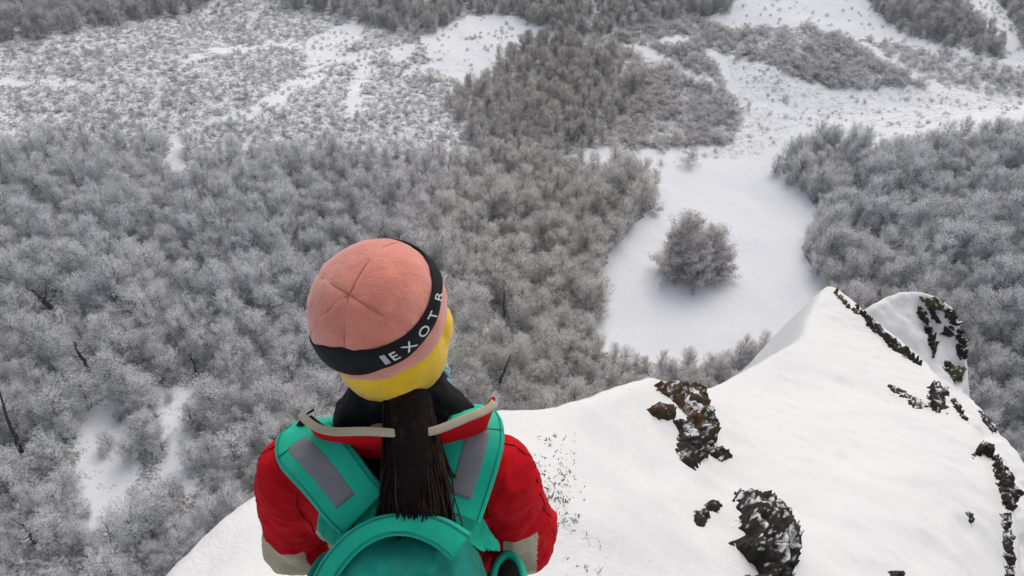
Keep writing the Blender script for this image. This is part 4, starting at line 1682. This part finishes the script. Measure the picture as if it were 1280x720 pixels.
# ponytail: a full dark hank with loose strands
b = MB()
gg = np.random.default_rng(77)
spine = dense([B(.034, -.012, 1.535), B(.046, -.085, 1.49), B(.052, -.140, 1.43), B(.050, -.150, 1.37), B(.045, -.135, 1.30), B(.04, -.125, 1.22)], 5)
wid = np.interp(np.linspace(0, 1, len(spine)), [0, .18, .42, .65, .85, 1], [.034, .040, .050, .056, .050, .028])
b.tube(spine, wid, 16, flat=.62, side=(1, 0, 0))
b.ellipsoid(B(.034, -.005, 1.50), (.042, .05, .05))
for i in range(520):
    a_ = gg.uniform(0, 2 * math.pi)
    rr = gg.uniform(.84, 1.16)
    ph_ = gg.uniform(0, 6.28); wv = gg.uniform(.003, .014); brown = 1 if gg.uniform() < .10 + .40 * (math.cos(a_) > .4) else 0
    n_ = len(spine)
    end_ = gg.integers(int(n_ * .45), n_)
    off = gg.normal(size=3) * .006
    fl = gg.normal() * .014
    pts_ = []
    for q in range(0, end_, 2):
        s_ = q / n_
        pts_.append(spine[q] + np.array([math.cos(a_ + .5 * s_) * wid[q] * rr + fl * s_ * s_ + wv * math.sin(11 * s_ + ph_) * (.2 + s_), -abs(math.sin(a_)) * wid[q] * .66 * rr, 0]) + off * s_)
    if len(pts_) > 2:
        b.tube(pts_, [gg.uniform(.0008, .0018)] * (len(pts_) - 1) + [.0004], 4, brown, cap=False)
for i in range(40):                         # flyaways
    q = gg.integers(3, 20)
    a_ = gg.uniform(-.6, math.pi + .6)
    p0 = spine[q] + np.array([math.cos(a_) * wid[q], -abs(math.sin(a_)) * wid[q] * .62, 0])
    o_ = np.array([math.cos(a_), -abs(math.sin(a_)), 0]) * gg.uniform(.004, .018)
    b.tube([p0, p0 + o_ * .7 + [0, 0, -.02], p0 + o_ + [gg.normal() * .006, 0, -.05], p0 + o_ * .6 + [gg.normal() * .01, 0, -.08]], [.0006, .0006, .0005, .0003], 4, int(gg.uniform() < .5), cap=False)
for i in range(26):                         # wisps over the right strap
    p0 = spine[6] + np.array([.045 + gg.normal() * .006, .0, gg.normal() * .01])
    b.tube([p0, p0 + [.012 + gg.normal() * .008, -.006, -.05], p0 + [.02 + gg.normal() * .016, -.01, -.10 - abs(gg.normal()) * .03]], [.0009, .0008, .0003], 4, 1, cap=False)
link('ponytail', b.mesh('ponytail', [M_hair, M_hair2]), person)

# ------------------------------------------------------------------ the backpack
pack = link('backpack', None, None, tuple(B(.0, -.2, .92)))
tag(pack, "teal green backpack with wide padded straps and grey tape on the hiker's back", 'backpack')
PO = np.array(B(.0, -.2, .92))


def plink(name, me, parent=None):
    if parent is None or parent is pack:
        set_verts(me, verts(me) - PO)
        return link(name, me, pack)
    set_verts(me, verts(me) - PO)
    return link(name, me, parent)


def rbox(c, s, bev, seg=6, sub=0):
    bm = bmesh.new()
    bmesh.ops.create_cube(bm, size=1)
    for v in bm.verts:
        v.co = Vector((v.co.x * s[0], v.co.y * s[1], v.co.z * s[2]))
    bmesh.ops.bevel(bm, geom=bm.edges[:], offset=bev, segments=seg, affect='EDGES', profile=.5)
    me = bpy.data.meshes.new('rbox')
    bm.to_mesh(me); bm.free()
    me = modified(me, ('REMESH', dict(mode='VOXEL', voxel_size=.009)), ('SMOOTH', dict(factor=.5, iterations=4)))
    set_verts(me, verts(me) + np.asarray(c))
    return me


bm0 = rbox((0, 0, 0), (.30, .19, .46), .075)
V = verts(bm0)
# narrower at the top, the top sloping back from the shoulders
V[:, 0] *= 1 - .16 * smooth(.05, .23, V[:, 2])
V[:, 2] += smooth(.0, .23, V[:, 2]) * (V[:, 1] - .05) * .25
V += B(.03, -.225, 1.155)
set_verts(bm0, V)
N = normals(bm0)
set_verts(bm0, V + N * (-.016 * np.abs(fbm(np.stack([(V[:, 0] + .4 * V[:, 2]) / .07, V[:, 1] / .08, V[:, 2] / .10], -1), 3)) + .008 * fbm(np.stack([V[:, 0] / .05, V[:, 1] / .05, V[:, 2] / .12], -1), 3))[:, None])
bm0.materials.append(M_teald)
bm0 = modified(bm0, ('SUBSURF', dict(levels=1)))
V = verts(bm0); N = normals(bm0)
set_verts(bm0, V + N * (-.010 * np.abs(perlin(np.stack([V[:, 0] / .035 + .8 * fbm(V / .08, 2), V[:, 1] / .30, V[:, 2] / .25], -1))))[:, None])
smooth_all(bm0)
bm0.name = 'main_compartment'
plink('main_compartment', bm0)

# padded arch over the top of the lid
arch_px = [(400, 735, .690), (416, 706, .712), (441, 678, .735), (470, 661, .750), (500, 655, .757), (526, 657, .755), (553, 667, .745), (577, 684, .730)]
apts = dense([at_y(*q) for q in arch_px], 4)
b = MB(); b.add(*ribbon(apts, [np.array([0, -.45, 1.0])] * len(apts), [np.interp(k_ / len(apts), [0, .5, 1], [.040, .036, .056]) for k_ in range(len(apts))], .011))
am = b.mesh('lid_arch', [M_teal])
plink('lid_arch', am)
b = MB()
for off_ in (-.36, .36):
    q_ = []
    for k_ in range(len(apts)):
        tg = unit(apts[min(k_ + 1, len(apts) - 1)] - apts[max(k_ - 1, 0)])
        nn = unit(np.array([0, -.45, 1.0]) - tg * (np.array([0, -.45, 1.0]) @ tg))
        q_.append(apts[k_] + np.cross(tg, nn) * off_ * np.interp(k_ / len(apts), [0, .5, 1], [.040, .036, .056]) + nn * .0046)
    b.tube(q_, .0022, 6)
plink('piping', b.mesh('piping', [M_teald]))

# shoulder yoke panels where the straps meet the pack
for s, px_ in ((-1, [(402, 612, .838), (478, 607, .842), (486, 650, .790), (420, 690, .755), (392, 664, .800)]), (1, [(524, 606, .842), (590, 626, .838), (628, 690, .800), (600, 690, .760), (545, 652, .785)])):
    P_ = [at_y(*q) for q in px_]
    nrm_ = np.array([0, -.6, .8])
    c_ = sum(P_) / len(P_)
    V_ = [p_ + nrm_ * .008 for p_ in P_] + [p_ - nrm_ * .02 for p_ in P_]
    m = len(P_)
    b = MB()
    b.add(V_, [tuple(range(m)), tuple(range(2 * m - 1, m - 1, -1))] + [(j, j + m, (j + 1) % m + m, (j + 1) % m) for j in range(m)])
    me = b.mesh('yoke_panel', [M_teal])
    me = modified(me, ('REMESH', dict(mode='VOXEL', voxel_size=.005)), ('SMOOTH', dict(factor=.5, iterations=8)))
    V = verts(me); N = normals(me)
    set_verts(me, V + N * (.005 * fbm(V / .05, 3) - .012 * np.abs(fbm(V / .06 + 4, 3)))[:, None])
    smooth_all(me)
    me.materials.clear(); me.materials.append(M_teal)
    plink('yoke_panel', me)

# straps over the shoulders
for s, cx in ((-1, [(455, 640, .80), (437, 622, .815), (412, 590, .845), (390, 566, .880), (378, 552, .920)]), (1, [(562, 640, .80), (570, 618, .825), (580, 588, .855), (588, 560, .885), (594, 534, .925)])):
    P_ = [at_y(*q) for q in cx]
    last = P_[-1]
    P_ += [last + np.array([-s * .008, .05, -.014]), last + np.array([-s * .022, .095, -.06]), last + np.array([-s * .04, .13, -.15]), last + np.array([-s * .04, .14, -.30])]
    Pd = dense(P_, 6)
    nr_ = []
    for k_ in range(len(Pd)):
        f_ = k_ / (len(Pd) - 1)
        nr_.append(unit(np.array([s * .12, -.72 + .9 * f_, .68 + .3 * f_])) if f_ < .55 else np.array([0, 1.0, .25 + max(0, .8 - f_) * 2]))
    wd = [np.interp(k_ / (len(Pd) - 1), [0, .42, .7, 1], [.112, .112, .08, .05]) for k_ in range(len(Pd))]
    b = MB(); b.add(*ribbon(Pd, nr_, wd, .016))
    st_ = plink('shoulder_strap', b.mesh('shoulder_strap', [M_teal]))
    b = MB()
    for sg in (-.43, .43):
        q_ = []
        for k_ in range(1, int(len(Pd) * .62)):
            tg = unit(Pd[k_ + 1] - Pd[k_ - 1])
            nn = unit(nr_[k_] - tg * (nr_[k_] @ tg))
            q_.append(Pd[k_] + nn * .0072 + np.cross(tg, nn) * sg * wd[k_])
        b.tube(q_, .0011, 5)
    k_ = int(len(Pd) * .47)
    tg = unit(Pd[k_ + 1] - Pd[k_ - 1]); nn = unit(nr_[k_] - tg * (nr_[k_] @ tg)); sd_ = np.cross(tg, nn)
    b.tube([Pd[k_] + nn * .0078 + sd_ * q * wd[k_] + tg * .012 * q for q in np.linspace(-.45, .45, 7)], .0012, 5)
    plink('stitching', b.mesh('stitching', [M_teald]), st_)
    h_ = int(len(Pd) * .14), int(len(Pd) * .49)
    up_ = []
    for k_ in range(*h_):
        tg = unit(Pd[k_ + 1] - Pd[k_ - 1])
        nn = unit(nr_[k_] - tg * (nr_[k_] @ tg))
        sd_ = np.cross(tg, nn)
        up_.append((Pd[k_] + nn * .0075 + sd_ * (.006 * s), nn))
    b = MB(); b.add(*ribbon([q[0] for q in up_], [q[1] for q in up_], .040, .004))
    plink('reflective_tape', b.mesh('reflective_tape', [M_grey]), st_)

# side pockets of black mesh with a teal hem
for s in (-1, 1):
    me = rbox((0, 0, 0), (.06, .15, .26), .028)
    set_verts(me, verts(me) + B(.035 + s * .170, -.175, 1.055))
    me.materials.append(M_black); smooth_all(me); me.name = 'side_pocket'
    o_ = plink('side_pocket', me)
    ringp = [B(.035 + s * .170 + .031 * math.cos(a_), -.175 + .077 * math.sin(a_), 1.175) for a_ in np.linspace(0, 2 * math.pi, 28)]
    b = MB(); b.tube(ringp, .008, 8)
    plink('hem', b.mesh('hem', [M_teal]), o_)
